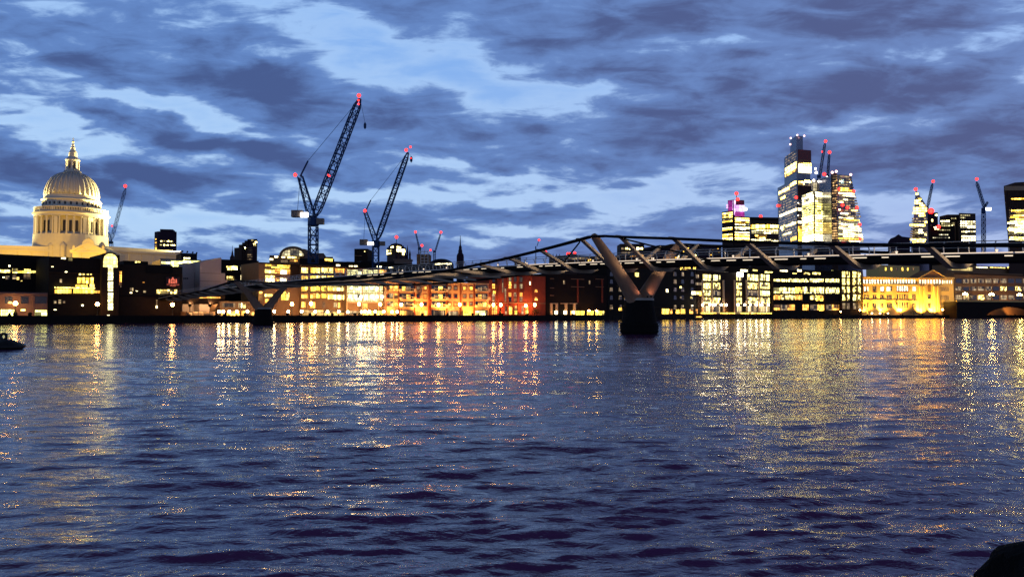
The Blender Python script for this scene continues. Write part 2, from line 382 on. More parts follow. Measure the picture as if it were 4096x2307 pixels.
deck = sweep([(-2.0, 0), (2.0, 0), (2.25, -.25), (2.0, -.95), (.9, -1.15), (-.9, -1.15), (-2.0, -.95), (-2.25, -.25)], 'deck', mat('deck_steel', (.012, .011, .010), .8))
for e in (-1, 1):
    sweep([(e * 2.28 + x, z - .1) for x, z in ((-.09, -.09), (.09, -.09), (.09, .09), (-.09, .09))], 'edge_tube', alu)
    mb = MB(); mb.tube([BP(s_, e * 2.05, zdk(s_) + 1.28) for s_ in ss_], .055, 5); rail = mb.build('handrail', alu, br)
    mb = MB(); mb.tube([BP(s_, e * 2.36, zdk(s_) + .86) for s_ in ss_], .04, 5); mb.build('lower_rail', alu, rail)
    for k in range(4):
        mb = MB(); o_ = e * (k - 1.5) * .34
        mb.tube([BP(s_, e * wcab(s_) + o_, zcab(s_) - .05 * (k % 2)) for s_ in list(np.arange(-104, 235, 3.0)) ], .17, 6); mb.build('cable', darkst, br)
sts = [(s_, e) for e in (-1, 1) for s_ in np.arange(-57.5, 152, 2.65)]
sts.sort(key=lambda q: (BP(q[0], q[1] * 2.2, 0)).length)
stuffm = MB()
for i, (s_, e) in enumerate(sts):
    mb = MB() if i < 100 else stuffm; z = zdk(s_)
    mb.tube([BP(s_, e * q, z + h) for q, h in ((2.28, -.1), (2.42, .3), (2.42, .7), (2.3, 1.05), (2.05, 1.3))], .075, 5, up=(.668, -.744, 0.001))
    if i < 100: mb.build('stanchion', alu, br)
tag(stuffm.build('stanchion', alu, br), kind='stuff')
dashm = glow('deck_lamp', (1, .82, .60), 1.5); stripm = glow('deck_strip', (1, .78, .58), 1.3)
for s_ in np.arange(-57, 84, 2.65):
    if rnd.random() < .22: continue
    mb = MB(); a, b = s_ + .5, s_ + .5 + rnd.choice((.8, 1.5, 1.5, 1.9))
    mb.tube([BP(q, -2.27, zdk(q) - .42) for q in (a, b)], .055, 6); mb.build('deck_light', dashm, br)
for a in np.arange(-62, 20, 8.1):
    mb = MB(); mb.tube([BP(q, -2.39, zdk(q) - .06) for q in np.linspace(a, a + 7.9, 5)], .05, 6); mb.build('edge_light', stripm, br)
arms = [-58, -47.4, -36.7, -25.5, -14.2, -4.6, 3.3] + list(np.arange(12.7, 142, 8.2)) + list(np.arange(149, 230, 8.2))
for s_ in arms:
    z, zc, w = zdk(s_), zcab(s_), wcab(s_); zb = z - 1.42
    for e in (-1, 1):
        mb = MB(); T = .36
        prof = [(w + .55, zc + .12, .10), (w - .75, zc - .02, .22), (2.3, zb + .05, .34), (0.02, zb - .05, .34)]
        vs = []
        for q, h, th in prof:
            for ds, dh in ((-T, -th), (T, -th), (T * .6, th), (-T * .6, th)): vs.append(BP(s_ + ds, e * q, h + dh))
        fs = [(i * 4 + k, i * 4 + (k + 1) % 4, (i + 1) * 4 + (k + 1) % 4, (i + 1) * 4 + k) for i in range(3) for k in range(4)] + [(0, 1, 2, 3), (15, 14, 13, 12)]
        mb.idx(vs, fs); mb.build('transverse_arm', steel, br)
for s_, ends in ((0, ((-14, -.2), (14, -.2))), (144, ((-12, 0), (12, 0)))):       # stays from the arm tips down to the deck
    for ds, _ in ends:
        for e in (-1, 1):
            mb = MB(); q = 4.0 if ds > 0 else -4.6
            mb.tube([BP(s_ + q, e * (wcab(s_ + q) - .8), zcab(s_ + q) - .2), BP(s_ + ds * 1.1, e * 2.4, zdk(s_ + ds) - .4)], .13, 6); mb.build('stay', darkst, br)
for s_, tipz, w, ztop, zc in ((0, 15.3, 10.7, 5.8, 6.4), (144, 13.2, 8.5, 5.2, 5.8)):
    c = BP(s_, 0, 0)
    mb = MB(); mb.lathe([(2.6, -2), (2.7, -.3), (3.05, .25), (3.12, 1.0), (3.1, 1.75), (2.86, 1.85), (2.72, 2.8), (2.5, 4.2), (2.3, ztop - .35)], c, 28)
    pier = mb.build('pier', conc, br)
    mb = MB(); mb.lathe([(2.32, ztop - .35), (2.42, ztop - .33), (2.42, ztop), (2.2, ztop + .04)], c, 28); mb.build('pier_cap', mat('cap_steel', (.30, .28, .24), .5, .2), pier)
    for zz in (.45, 1.35):
        mb = MB(); mb.tube([c + Vector((3.16 * math.cos(a), 3.16 * math.sin(a), zz)) for a in np.linspace(0, 2 * math.pi, 29)], .09, 5); mb.build('fender_rail', conc, pier)
    for e in (-1, 1):
        vs = []; prof = [(.75, ztop - .6, 1.35, 1.4), (2.4, ztop + 1.2, 1.25, 1.25), (w * .55, ztop + (tipz - ztop) * .52, 1.0, .95), (w - .1, tipz - .25, .66, .58), (w + .35, tipz + .1, .5, .4)]
        cs = [BP(s_, e * q, h) for q, h, _, _ in prof]
        for i, (q, h, ra, rb) in enumerate(prof):
            d = (cs[min(i + 1, 4)] - cs[max(i - 1, 0)]).normalized(); b_ = d.cross(Nv)
            for k in range(12):
                a = 2 * math.pi * k / 12; vs.append(cs[i] + Nv * (ra * math.cos(a)) + b_ * (rb * math.sin(a)))
        fs = [(i * 12 + k, i * 12 + (k + 1) % 12, (i + 1) * 12 + (k + 1) % 12, (i + 1) * 12 + k) for i in range(4) for k in range(12)] + [tuple(range(12)), tuple(range(59, 47, -1))]
        mb = MB(); mb.idx(vs, fs); mb.build('pier_arm', mat('arm_steel', (.27, .165, .105), .7, 0, .25), pier, smooth=True)
for s_ in [q for q in arms if q < 80] + [0]:      # added spots standing in for south bank light, each aimed at the next arm
    for e in (-1, 1):
        if s_ > 30 and e > 0: continue
        z = zdk(s_ - 5); a = BP(s_ - 5, e * 2.62, z - .12); mb = MB(); mb.lathe([(.10, z), (.10, z + .12), (.16, z + .14), (.16, z + .26), (.05, z + .30)], a, 8); lamp_ = mb.build('added_uplighter', stripm, br)
        tg = BP(s_, e * (wcab(s_) * .62), (zdk(s_) + zcab(s_)) / 2 - .2) if s_ else BP(0, e * 6.5, 12.2)
        d = (tg - a).normalized(); ld = bpy.data.lights.new('added_arm_light', 'SPOT'); ld.energy = 2200 if s_ == 0 else (2200 if s_ < 0 else 1300); ld.spot_size = R(88); ld.spot_blend = .6; ld.color = (1, .76, .50); ld.shadow_soft_size = .2
        lo = bpy.data.objects.new('added_arm_light', ld); COL.objects.link(lo); lo.parent = lamp_; lo.location = a + Vector((0, 0, .38)) - parent_base(br); lo.rotation_euler = d.to_track_quat('-Z', 'Y').to_euler()
# ------------------------------------------------------------------ mooring buoy on the left, boulder on the right
bp = at(20, 1398, 69); bz = 0
by = thing('mooring_buoy', 'black mooring buoy with a lifting ring, floating at the left edge', 'buoy', (bp.x, bp.y, 0))
rub = mat('black_rubber', (.006, .006, .006), .6)
mb = MB(); mb.lathe([(.9, -.5), (1.25, -.05), (1.5, .15), (1.48, .42), (1.15, .62), (.75, .8), (.35, .88)], (bp.x, bp.y, 0), 24); mb.build('hull', rub, by, smooth=False)
mb = MB(); mb.tube([(bp.x + 1.5 * math.cos(a), bp.y + 1.5 * math.sin(a), .28) for a in np.linspace(0, 2 * math.pi, 25)], .12, 6); mb.build('fender_ring', rub, by)
mb = MB(); mb.tube([(bp.x - .15 + .27 * math.cos(a), bp.y, 1.15 + .27 * math.sin(a)) for a in np.linspace(0, 2 * math.pi, 17)], .12, 6, up=(0, 1, 0)); mb.build('lifting_ring', rub, by)
mb = MB(); mb.tube([(bp.x + .55, bp.y, .75), (bp.x + .55, bp.y, 1.0)], .06, 6); mb.build('cleat', rub, by)
q = at(4150, 2248, 6.0)
mb = MB(); vs = []; fs = []; NS, NRg = 22, 12
rb = np.random.RandomState(3)
for i in range(NRg + 1):
    for k in range(NS):
        a, b = 2 * math.pi * k / NS, math.pi * i / NRg
        x, y, z = math.sin(b) * math.cos(a), math.sin(b) * math.sin(a), math.cos(b)
        k_ = 1 + .12 * math.sin(3 * x + 1) * math.cos(4 * y) + .09 * math.sin(6 * z + 4 * x) + .04 * math.sin(11 * x + 9 * y)
        vs.append((q.x + .37 * x * k_ + .12 * max(z, 0), q.y + .4 * y * k_, q.z + .20 * z * k_ + .16 * x - .03))
for i in range(NRg):
    for k in range(NS): fs.append((i * NS + k, i * NS + (k + 1) % NS, (i + 1) * NS + (k + 1) % NS, (i + 1) * NS + k))
mb.idx(vs, fs); o = mb.build('boulder', mat('black_rock', (.004, .004, .004), .8, bump=.6, scale=4), loc=(q.x, q.y, q.z - .3), smooth=True)
tag(o, 'smooth black boulder poking into the bottom right corner', 'boulder')
mb = MB(); mb.tube([(q.x + .28, q.y, -1.2), (q.x + .30, q.y, q.z - .02)], [.3, .24], 10); post = mb.build('boulder_foot', MATS['black_rock'], o); 
# ------------------------------------------------------------------ building materials
warm = lit('lit_warm', (1, .53, .05), 3.6, .9, 1.7, .12); white = lit('lit_white', (1, .70, .16), 3.8, .9, 1.7, .12, seed=3)
green = lit('lit_greenish', (.94, .86, .22), 4.8, .9, 1.65, .10, seed=7); amber = lit('lit_amber', (1, .38, .04), 2.4, 1.3, 3.2, .15, seed=5)
dim = lit('lit_dim', (1, .62, .28), .35, 1.2, 3.0, .25, seed=9); office = lit('lit_office', (1, .66, .16), 3.6, .8, 1.65, .34, .8, seed=2)
hot = lit('lit_hot', (1, .78, .38), 6.0, 1.4, 3.4, .03, .4, seed=4); bookish = lit('lit_shelves', (1, .75, .22), 3.8, .7, 3.3, .18, .9, .16, seed=6)
towerY = lit('tower_yellow', (1, .62, .10), 11, 4.2, 4.0, .05, .6, .16, seed=1); towerW = lit('tower_white', (1, .75, .24), 9.5, 4.2, 4.0, .12, .7, .16, seed=8)
towerD = lit('tower_dots', (1, .78, .34), 9, 3.2, 4.0, .46, .7, .25, seed=11); towerG = lit('tower_green', (.85, .70, .16), 3.4, 3.0, 4.0, .12, .6, .12, seed=12)
towerA = lit('tower_amber', (1, .46, .03), 6, 2.6, 4.0, .25, .7, .16, seed=13); lilac = lit('lit_lilac', (.85, .45, 1), 1.6, 4.5, 5, .0, .3, .05, seed=14)
magenta = lit('lit_magenta', (.60, .02, .42), .55, 5, 6, 0, .3, .04, seed=15); stairlit = lit('lit_stair', (1, .80, .33), 3.6, 1.0, 1.25, .0, .35, .13, seed=16)
dglass = mat('dark_glass', (.012, .014, .02), .15, .0, .2, spec=.7)
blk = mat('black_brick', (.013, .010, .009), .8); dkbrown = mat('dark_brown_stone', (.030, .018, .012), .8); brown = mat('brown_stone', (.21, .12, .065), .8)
orange = mat('orange_brick', (.48, .27, .13), .8, bump=.3, scale=1.2); redb = mat('red_brick', (.20, .045, .025), .8, bump=.3); pinkst = mat('pale_pink_stone', (.42, .33, .29), .75, var=.1)
goldst = mat('golden_stone', (.62, .42, .15), .75, var=.12); slate = mat('slate_roof', (.014, .012, .013), .7); trim = mat('pale_trim', (.55, .40, .24), .7, var=.1)
mauve = mat('mauve_render', (.13, .085, .08), .8); glassb = mat('blue_curtain_glass', (.14, .138, .16), .22, .7, .75, .035); glassd = mat('dark_curtain_glass', (.14, .14, .175), .2, .7, .7, .035)
brownt = mat('brown_tower_steel', (.05, .03, .024), .7); plum = mat('plum_cladding', (.026, .014, .024), .7)

# ------------------------------------------------------------------ far bank, left to right
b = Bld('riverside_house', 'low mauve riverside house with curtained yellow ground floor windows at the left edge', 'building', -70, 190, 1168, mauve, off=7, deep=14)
for x0, x1, y0, y1, m in ((4, 40, 1238, 1267, green), (42, 56, 1238, 1267, green), (140, 187, 1240, 1267, green), (83, 102, 1237, 1243, white), (-60, -20, 1238, 1266, green)): b.rect(x0, x1, y0, y1, m)
for x0, x1 in ((-40, -5), (20, 50), (84, 114), (140, 186)): b.rect(x0, x1, 1186, 1214, dglass)
b.rect(-68, 189, 1172, 1178, mauve, 'cornice', .4); b.rect(130, 137, 1180, 1265, mauve, 'pilaster', .3)
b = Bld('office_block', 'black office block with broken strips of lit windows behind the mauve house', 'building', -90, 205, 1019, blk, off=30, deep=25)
for x0, x1, y0, y1, m in ((0, 40, 1079, 1090, white), (49, 70, 1074, 1092, white), (70, 97, 1083, 1091, warm), (97, 122, 1076, 1092, white), (122, 143, 1083, 1091, white), (147, 168, 1083, 1092, white), (34, 41, 1061, 1066, hot), (10, 19, 1107, 1111, hot), (67, 76, 1108, 1119, white), (22, 37, 1104, 1117, dim), (50, 64, 1100, 1116, dim), (95, 122, 1096, 1116, dim), (156, 164, 1110, 1113, hot), (83, 89, 1122, 1126, white), (-40, -10, 1076, 1092, white)): b.rect(x0, x1, y0, y1, m)
b.rect(-88, 204, 1024, 1029, dkbrown, 'parapet', .5)
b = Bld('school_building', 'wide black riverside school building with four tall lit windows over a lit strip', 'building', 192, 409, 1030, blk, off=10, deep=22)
for i in range(4): b.rect(309 + i * 17.3, 322 + i * 17.3, 1110, 1134, warm)
for x in (316, 331, 347, 359): b.rect(x, x + 8, 1094, 1100, white)
for x0, x1 in ((219, 246), (247, 286), (294, 327), (329, 376)): b.rect(x0, x1, 1155, 1173, warm)
b.rect(219, 378, 1149, 1153, white, 'canopy_light', .8); b.rect(376, 400, 1160, 1172, amber)
for x0, x1, y0, y1, m in ((302, 322, 1138, 1147, warm), (325, 350, 1138, 1147, warm), (358, 377, 1136, 1148, white), (245, 262, 1028 + 2, 1036, hot), (274, 289, 1031, 1043, white), (205, 214, 1065, 1068, hot), (260, 270, 1086, 1089, hot), (216, 225, 1201, 1213, dim), (234, 244, 1199, 1214, dim), (252, 260, 1202, 1212, dim), (326, 334, 1218, 1224, hot), (215, 226, 1237, 1240, hot), (239, 248, 1116, 1130, dim)): b.rect(x0, x1, y0, y1, m)
b.rect(194, 408, 1176, 1180, dkbrown, 'string_course', .4); b.rect(196, 400, 1090, 1093, dkbrown, 'string_course', .4)
b = Bld('stair_tower', 'dark stair tower with an arched bright window above a column of lit landings', 'tower', 404, 476, 1018, dkbrown, off=8, deep=20)
L, ex, ey, nx, ny = strip_frame(b.A, b.B)
sc_, zc_ = onface(441, 1040, b.A, b.B); s1_, _ = onface(469, 1040, b.A, b.B); rad = s1_ - sc_
mb = MB(); ring = [(sc_ + rad * 1.25 * math.cos(a), zc_ + rad * 1.25 * math.sin(a)) for a in np.linspace(0, math.pi, 15)]
P_ = lambda s, o, z: (b.A[0] + ex * s + nx * o, b.A[1] + ey * s + ny * o, z)
mb.face([P_(s, .25, z) for s, z in ring]); mb.face([P_(s, -9, z) for s, z in reversed(ring)])
for i in range(14): mb.face([P_(*ring[i][:1], .25, ring[i][1]), P_(ring[i][0], -9, ring[i][1]), P_(ring[i + 1][0], -9, ring[i + 1][1]), P_(ring[i + 1][0], .25, ring[i + 1][1])])
mb.build('arched_roof', dkbrown, b.root)
mb = MB(); ring = [(sc_ + rad * math.cos(a), zc_ + rad * math.sin(a)) for a in np.linspace(0, math.pi, 17)]; _, zb_ = onface(441, 1069, b.A, b.B)
ring = [(sc_ + rad, zb_)] + ring + [(sc_ - rad, zb_)]
mb.face([P_(s, .4, z) for s, z in ring], [(s, z) for s, z in ring]); mb.build('arched_window', lit('lit_arch', (1, .76, .22), 2.6, 1.0, 1.6, 0, .2, .10, seed=.4), b.root)
for y0, y1 in ((1069, 1080), (1083, 1121), (1126, 1164), (1169, 1208), (1212, 1240)): b.rect(431, 451, y0, y1, stairlit, 'landing_window', .35)
b.rect(429, 438, 1259, 1266, hot, 'door_light', .3)
b = Bld('brown_school_hall', 'dark brown windowless hall with a red crest sign and a band of six windows', 'building', 477, 728, 1062, dkbrown, off=11, deep=20)
b2 = Bld('rooftop_pavilion', 'dark rooftop pavilion with a bright white lit bay beside the stair tower', 'building', 492, 590, 1044, blk, off=34, deep=14)
for x0, x1, y0, y1, m in ((544, 577, 1063, 1069, hot), (545, 577, 1071, 1077, hot), (547, 570, 1080, 1086, white), (540, 548, 1045, 1051, white), (551, 561, 1045, 1050, white), (507, 514, 1080, 1085, dim)): b2.rect(x0, x1, y0, y1, m)
for x in range(6): b.rect(626 + x * 14, 637 + x * 14, 1158, 1174, office)
for x0, x1, y0, y1, m in ((520, 533, 1151, 1163, dim), (520, 528, 1168, 1173, hot), (544, 551, 1161, 1165, hot), (573, 583, 1162, 1170, dim), (623, 630, 1222, 1233, hot), (625, 629, 1195, 1222, dim), (570, 578, 1128, 1131, amber), (478, 486, 1085, 1140, amber), (434 + 47, 486, 1142, 1148, dim)): b.rect(x0, x1, y0, y1, m)
b.rect(584, 690, 1060, 1094, blk, 'plant_screen', .3); b.rect(478, 727, 1182, 1186, blk, 'string_course', .4); b.rect(686, 728, 1092, 1098, dkbrown, 'parapet', .4)
redl = glow('sign_red', (1, .20, .12), 1.0, False)
sg = b.rect(664, 717, 1108, 1145, mat('sign_board', (.05, .012, .01), .6), 'sign_panel', .30)
for x0, x1, y0, y1, tp in ((682, 698, 1117, 1133, 0), (684, 696, 1112, 1116, .3), (673, 680, 1116, 1132, .2), (700, 707, 1116, 1132, .2), (687, 693, 1109, 1112, .2)): b.rect(x0, x1, y0, y1, redl, 'crest_shape', .42, parent=sg, taper=tp, out0=.3)
b.rect(689, 691, 1118, 1132, blk, 'crest_cross', .50, parent=sg, out0=.42); b.rect(683, 697, 1123, 1125, blk, 'crest_cross', .49, parent=sg, out0=.42)
def lettering(b, txt, px0, px1, py, m, par):
    s0, z = onface(px0, py, b.A, b.B); s1, _ = onface(px1, py, b.A, b.B); L, ex, ey, nx, ny = strip_frame(b.A, b.B)
    cu = bpy.data.curves.new('lettering', 'FONT'); cu.body = txt; cu.size = 1; cu.extrude = .01
    o = bpy.data.objects.new('lettering', cu); COL.objects.link(o); bpy.context.view_layer.update()
    me = bpy.data.meshes.new_from_object(o.evaluated_get(bpy.context.evaluated_depsgraph_get())); bpy.data.objects.remove(o)
    w = max(v.co.x for v in me.vertices); k = (s1 - s0) / w
    base = parent_base(par)
    for v in me.vertices:
        x, y, h = v.co.x * k + s0, v.co.y * k * 1.2 + z, v.co.z + .46
        v.co = (b.A[0] + ex * x + nx * h - base.x, b.A[1] + ey * x + ny * h - base.y, y - base.z)
    me.materials.clear(); me.materials.append(m); o = bpy.data.objects.new('lettering', me); COL.objects.link(o); o.parent = par
lettering(b, 'CITY OF LONDON', 666, 715, 1140, redl, sg); lettering(b, 'SCHOOL', 678, 702, 1145, redl, sg)
b = Bld('glass_office', 'glass office glowing greenish white behind the pale pink walls', 'building', 640, 804, 1041, glassd, off=55, deep=20)
for x0, x1, y0, y1, m in ((684, 731, 1044, 1072, green), (732, 802, 1042, 1053, green), (686, 731, 1077, 1112, green), (776, 800, 1056, 1092, green), (727, 733, 1112, 1170, green), (600 + 45, 682, 1047, 1055, green)): b.rect(x0, x1, y0, y1, m)
b.rect(640, 803, 1037, 1041, mat('roof_edge', (.10, .09, .08), .6), 'roof_edge', .8)
b2 = Bld('roof_plant_room', 'dark rounded plant room with a lit slot on the glass office roof', 'building', 722, 786, 1013, slate, off=70, deep=14, ybase=1045); b2.rect(735, 760, 1030, 1035, hot)
b = Bld('stone_slab_wall', 'narrow pale pink stone slab with a dark window slot beside the curved slab', 'building', 731, 797, 1054, pinkst, off=30, deep=8)
b.rect(778, 797, 1089, 1163, dglass, 'window_slot', .15)
for y in (1112, 1132, 1150): b.rect(780, 790, y, y + 7, amber, 'window', .2)
for x in (734, 741, 748): b.rect(x, x + 4, 1111, 1116, blk, 'vent', .2)
b = Bld('curved_stone_hall', 'tall pale pink windowless stone hall with a sloping roofline and stepped right side', 'building', 798, 883, 1047, pinkst, off=24, deep=20, ytop1=1030)
b.rect(883, 900, 1092, 1170, pinkst, 'lower_step', .0, out0=-8); b.rect(900, 909, 1120, 1170, pinkst, 'lower_step', .0, out0=-8)
for y in (1092, 1124, 1148): b.rect(799, 882, y, y + 1.5, mauve, 'joint_line', .06)
b = Bld('promenade_pavilion', 'low amber lit pavilion with a row of bright downlights below the pink stone walls', 'building', 728, 900, 1172, dkbrown, off=14, deep=8, ybase=1215)
for x in range(9): b.rect(731 + x * 10, 736 + x * 10, 1176 + (x % 3), 1184 + (x % 2) * 3, hot, 'downlight', .2)
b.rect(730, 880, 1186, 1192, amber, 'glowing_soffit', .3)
b = Bld('river_terrace', 'amber lit stepped river terrace near the water beneath the bridge end', 'terrace', 745, 862, 1246, brown, off=5, deep=7)
for k in range(3): b.rect(748 + 6 * k, 852, 1247 + k * 5, 1250 + k * 5, lit('lit_terrace', (1, .38, .10), 1.3, 2.2, 2.2, .15, .8), 'step_light', .3 + .2 * k)
b = Bld('angular_office', 'dark angular office with scattered lit rooms right of the pink stone hall', 'building', 884, 1033, 1040, blk, off=60, deep=22)
for x0, x1, y0, y1, m in ((906, 927, 1064, 1080, office), (929, 950, 1064, 1079, green), (908, 936, 1105, 1119, office), (963, 972, 1100, 1119, hot), (974, 988, 1101, 1119, warm), (995, 1003, 1066, 1072, white), (995, 1003, 1075, 1084, white), (1016, 1026, 1080, 1091, hot), (1014, 1031, 1052, 1080, amber), (962, 967, 1066, 1080, dim), (890, 905, 1140, 1150, dim), (1000, 1028, 1130, 1160, dim)): b.rect(x0, x1, y0, y1, m)
b.rect(886, 1032, 1086, 1092, dkbrown, 'string_course', .5)
for x in range(3): b.rect(905 + x * 34, 930 + x * 34, 1062, 1064, mat('roof_edge', (.1, .09, .08)), 'sunshade', .6)
b = Bld('lit_terrace_office', 'brown office with an amber top floor and white lit rooms behind the far pier', 'building', 1034, 1202, 1052, brown, off=17, deep=22)
for x0, x1, y0, y1, m in ((1060, 1160, 1059, 1072, warm), (1060, 1098, 1078, 1092, white), (1100, 1160, 1076, 1094, amber), (1122, 1146, 1079, 1096, hot), (1062, 1098, 1102, 1108, white), (1062, 1097, 1111, 1126, hot), (1120, 1145, 1111, 1124, hot), (1100, 1118, 1112, 1124, amber), (1165, 1172, 1080, 1090, white), (1125, 1143, 1165, 1200, warm), (1146, 1156, 1170, 1200, white), (1060, 1090, 1176, 1186, white), (1060, 1075, 1196, 1210, amber), (960 + 76, 1050, 1166, 1200, amber)): b.rect(x0, x1, y0, y1, m)
b.rect(1036, 1200, 1053, 1057, dkbrown, 'eaves', .8); b.rect(1162, 1196, 1058, 1130, dkbrown, 'stair_core', .5)
b = Bld('low_arcade', 'low lamp-lit arcade of shopfronts between the stone hall and the far pier', 'building', 880, 1035, 1205, brown, off=12, deep=14)
for x0, x1, y0, y1, m in ((906, 958, 1244, 1262, warm), (966, 1004, 1244, 1263, amber), (955, 968, 1212, 1230, hot), (972, 982, 1213, 1232, white), (885, 900, 1240, 1262, amber), (1006, 1030, 1248, 1262, amber), (890, 940, 1212, 1228, dim)): b.rect(x0, x1, y0, y1, m)
b = Bld('long_terrace_office', 'long brown office with three rows of bright white lit bays left of the glass block', 'building', 1203, 1384, 1062, brown, off=15, deep=22)
for x0, x1 in ((1206, 1231), (1242, 1262), (1264, 1280), (1286, 1306), (1310, 1332)):
    b.rect(x0, x1, 1071, 1091, rnd.choice((white, warm))); b.rect(x0, x1, 1103, 1123, rnd.choice((white, warm)))
    for y in (1145, 1174): b.rect(x0, x1, y, y + 19, rnd.choice((warm, amber, warm)))
b.rect(1205, 1382, 1064, 1068, dkbrown, 'eaves', 1.0); b.rect(1262 + 78, 1378, 1074, 1092, amber); b.rect(1340, 1378, 1106, 1122, amber); b.rect(1205, 1380, 1095, 1098, dkbrown, 'balcony_rail', 1.0)
for x0, x1, y0, y1, m in ((1312, 1345, 1145, 1163, bookish), (1347, 1380, 1145, 1163, bookish), (1312, 1334, 1176, 1196, bookish), (1338, 1380, 1178, 1198, bookish), (1336, 1348, 1210, 1228, hot), (1352, 1360, 1210, 1230, warm), (1206, 1222, 1205, 1230, amber), (1240, 1260, 1206, 1232, amber), (1290, 1300, 1206, 1230, dim)): b.rect(x0, x1, y0, y1, m)
b.rect(1204, 1383, 1240, 1262, lit('lit_shop', (1, .50, .11), .9, 3.5, 4, .3, .8, .12), 'shopfront', .3)
block = lit('lit_block', (.95, .84, .34), 1.9, 1.1, 1.5, .06, .5, .14, seed=31)
b = Bld('bright_glass_block', 'brilliant greenish white glass block in front of the crane, brightest on the bank', 'building', 1385, 1547, 1073, brown, off=12, deep=24)
for x0, x1 in ((1388, 1447), (1452, 1512)):
    b.rect(x0, x1, 1079, 1108, block, 'window_bay'); b.rect(x0, x1, 1144, 1171, block, 'window_bay'); b.rect(x0, x1, 1174, 1205, block, 'window_bay')
b.rect(1516, 1530, 1144, 1171, block, 'window_bay'); b.rect(1516, 1530, 1175, 1203, block, 'window_bay'); b.rect(1514, 1545, 1080, 1106, amber, 'window_bay')
for x in (1400, 1421, 1443, 1463, 1485, 1507, 1527): b.rect(x - 4, x + 4, 1182, 1191, glow('bay_lamp', (1, .92, .75), 14, False), 'bay_lamp', .5)
for x in (1404, 1438, 1466, 1486, 1508): b.rect(x - 3, x + 3, 1150, 1156, MATS['bay_lamp'], 'bay_lamp', .5)
for x in (1387, 1449, 1514): b.rect(x - 1.5, x + 1.5, 1073, 1240, trim, 'mullion', .4)
b.rect(1386, 1546, 1110, 1116, trim, 'floor_edge', .5); b.rect(1386, 1546, 1206, 1211, trim, 'floor_edge', .5); b.rect(1386, 1546, 1072, 1077, dkbrown, 'eaves', .9)
b.rect(1450, 1470, 1213, 1235, amber, 'doorway'); b.rect(1388, 1448, 1243, 1259, lit('lit_shop', (1, .50, .11), .9), 'shopfront', .3); b.rect(1450, 1546, 1243, 1259, warm, 'shopfront', .3)
# orange brick flats
b = Bld('brick_flats', 'orange brick riverside flats with stacked balconies and square windows', 'flats', 1548, 1955, 1129, orange, off=9, deep=16)
rows = (1146, 1178, 1209, 1243)
for px0, px1 in ((1597, 1654), (1726, 1782), (1902, 1950)):
    for r, y in enumerate(rows):
        h = b.rect(px0, px1, y - 4, y + 19, dglass, 'balcony_recess', .05)
        b.rect(px0 + 10, px0 + 24, y, y + 16, rnd.choice((dim, amber, warm, dim)), 'window', .12, parent=h); b.rect(px0 + 28, px0 + 44, y, y + 16, rnd.choice((dim, amber, dim, warm)), 'window', .12, parent=h)
        if r < 3:
            bal = b.rect(px0 - 4, px1 + 4, y + 17, y + 21, trim, 'balcony', 1.6); b.rect(px0 - 4, px0 + 5, y + 10, y + 17, trim, 'balcony_end', 1.6, parent=bal); b.rect(px1 - 5, px1 + 4, y + 10, y + 17, trim, 'balcony_end', 1.6, parent=bal)
            b.rect(px0 + 5, px1 - 5, y + 8, y + 10, trim, 'balcony_rail', 1.6, out0=1.5, parent=bal)
for xs in ((1672, 1700), (1797, 1822), (1858, 1884), (1553,)):
    for x in xs:
        for y in rows[:3]:
            f = b.rect(x - 8, x + 8, y - 3, y + 16, redb, 'window_frame', .10); b.rect(x - 5.5, x + 5.5, y, y + 13, rnd.choice((amber, dim, dim, warm, dglass)), 'window', .16, parent=f)
for x0, x1 in ((1556, 1572), (1575, 1592)):
    for y in rows[:3]: b.rect(x0, x1, y - 4, y + 17, rnd.choice((dim, amber, dglass)))
for x in (1594, 1658, 1715, 1722, 1786, 1842, 1896): b.rect(x - 2, x + 2, 1130, 1258, redb, 'brick_pier', .45)
for x0, x1, m in ((1665, 1708, amber), (1790, 1832, dim), (1852, 1888, warm), (1901, 1940, green), (1735, 1775, dim), (1600, 1650, amber)): b.rect(x0, x1, 1243, 1260, m, 'ground_window', .15)
b.rect(1549, 1954, 1127, 1130, trim, 'parapet', .5)
b.rect(1800, 1820, 1225, 1240, trim, 'porch_gable', .5, taper=.45)
b = Bld('red_brick_warehouse', 'dark red brick warehouse with tall narrow windows in a red glow', 'building', 1957, 2182, 1098, redb, off=10, deep=20)
for x in (1974, 2040, 2060, 2084):
    for y0, y1 in ((1108, 1128), (1136, 1154), (1170, 1186), (1188, 1206)): b.rect(x - 5, x + 5, y0, y1, rnd.choice((dim, dim, amber, dglass)))
b.rect(1972, 1982, 1163, 1176, warm); b.rect(2036, 2044, 1126, 1140, warm); b.rect(2008, 2013, 1105, 1170, dim); b.rect(2018, 2024, 1150, 1205, dim); b.rect(2118, 2122, 1126, 1140, hot)
for y in (1158, 1189): b.rect(2138, 2150, y, y + 12, amber, 'arched_window', taper=.2)
for x0, x1, m in ((1968, 1988, amber), (2036, 2048, warm), (2058, 2068, warm), (2086, 2094, dim), (2100, 2112, amber), (2020, 2030, dim)): b.rect(x0, x1, 1224, 1256, m, 'ground_window')
for x in (1990, 2030, 2072, 2126): b.rect(x - 2.5, x + 2.5, 1100, 1256, redb, 'brick_pier', .5)
b.rect(1958, 2180, 1210, 1214, brown, 'string_course', .5); b.rect(1958, 2180, 1098, 1102, dkbrown, 'parapet', .5)
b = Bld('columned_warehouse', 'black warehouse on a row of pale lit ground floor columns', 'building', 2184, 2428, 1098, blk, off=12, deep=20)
for x in (2203, 2225, 2262, 2296): b.rect(x - 4, x + 4, 1213, 1258, trim, 'column', .8)
for x in (2203, 2244, 2280): b.rect(x - 2, x + 26, 1212, 1215, trim, 'lintel', .8)
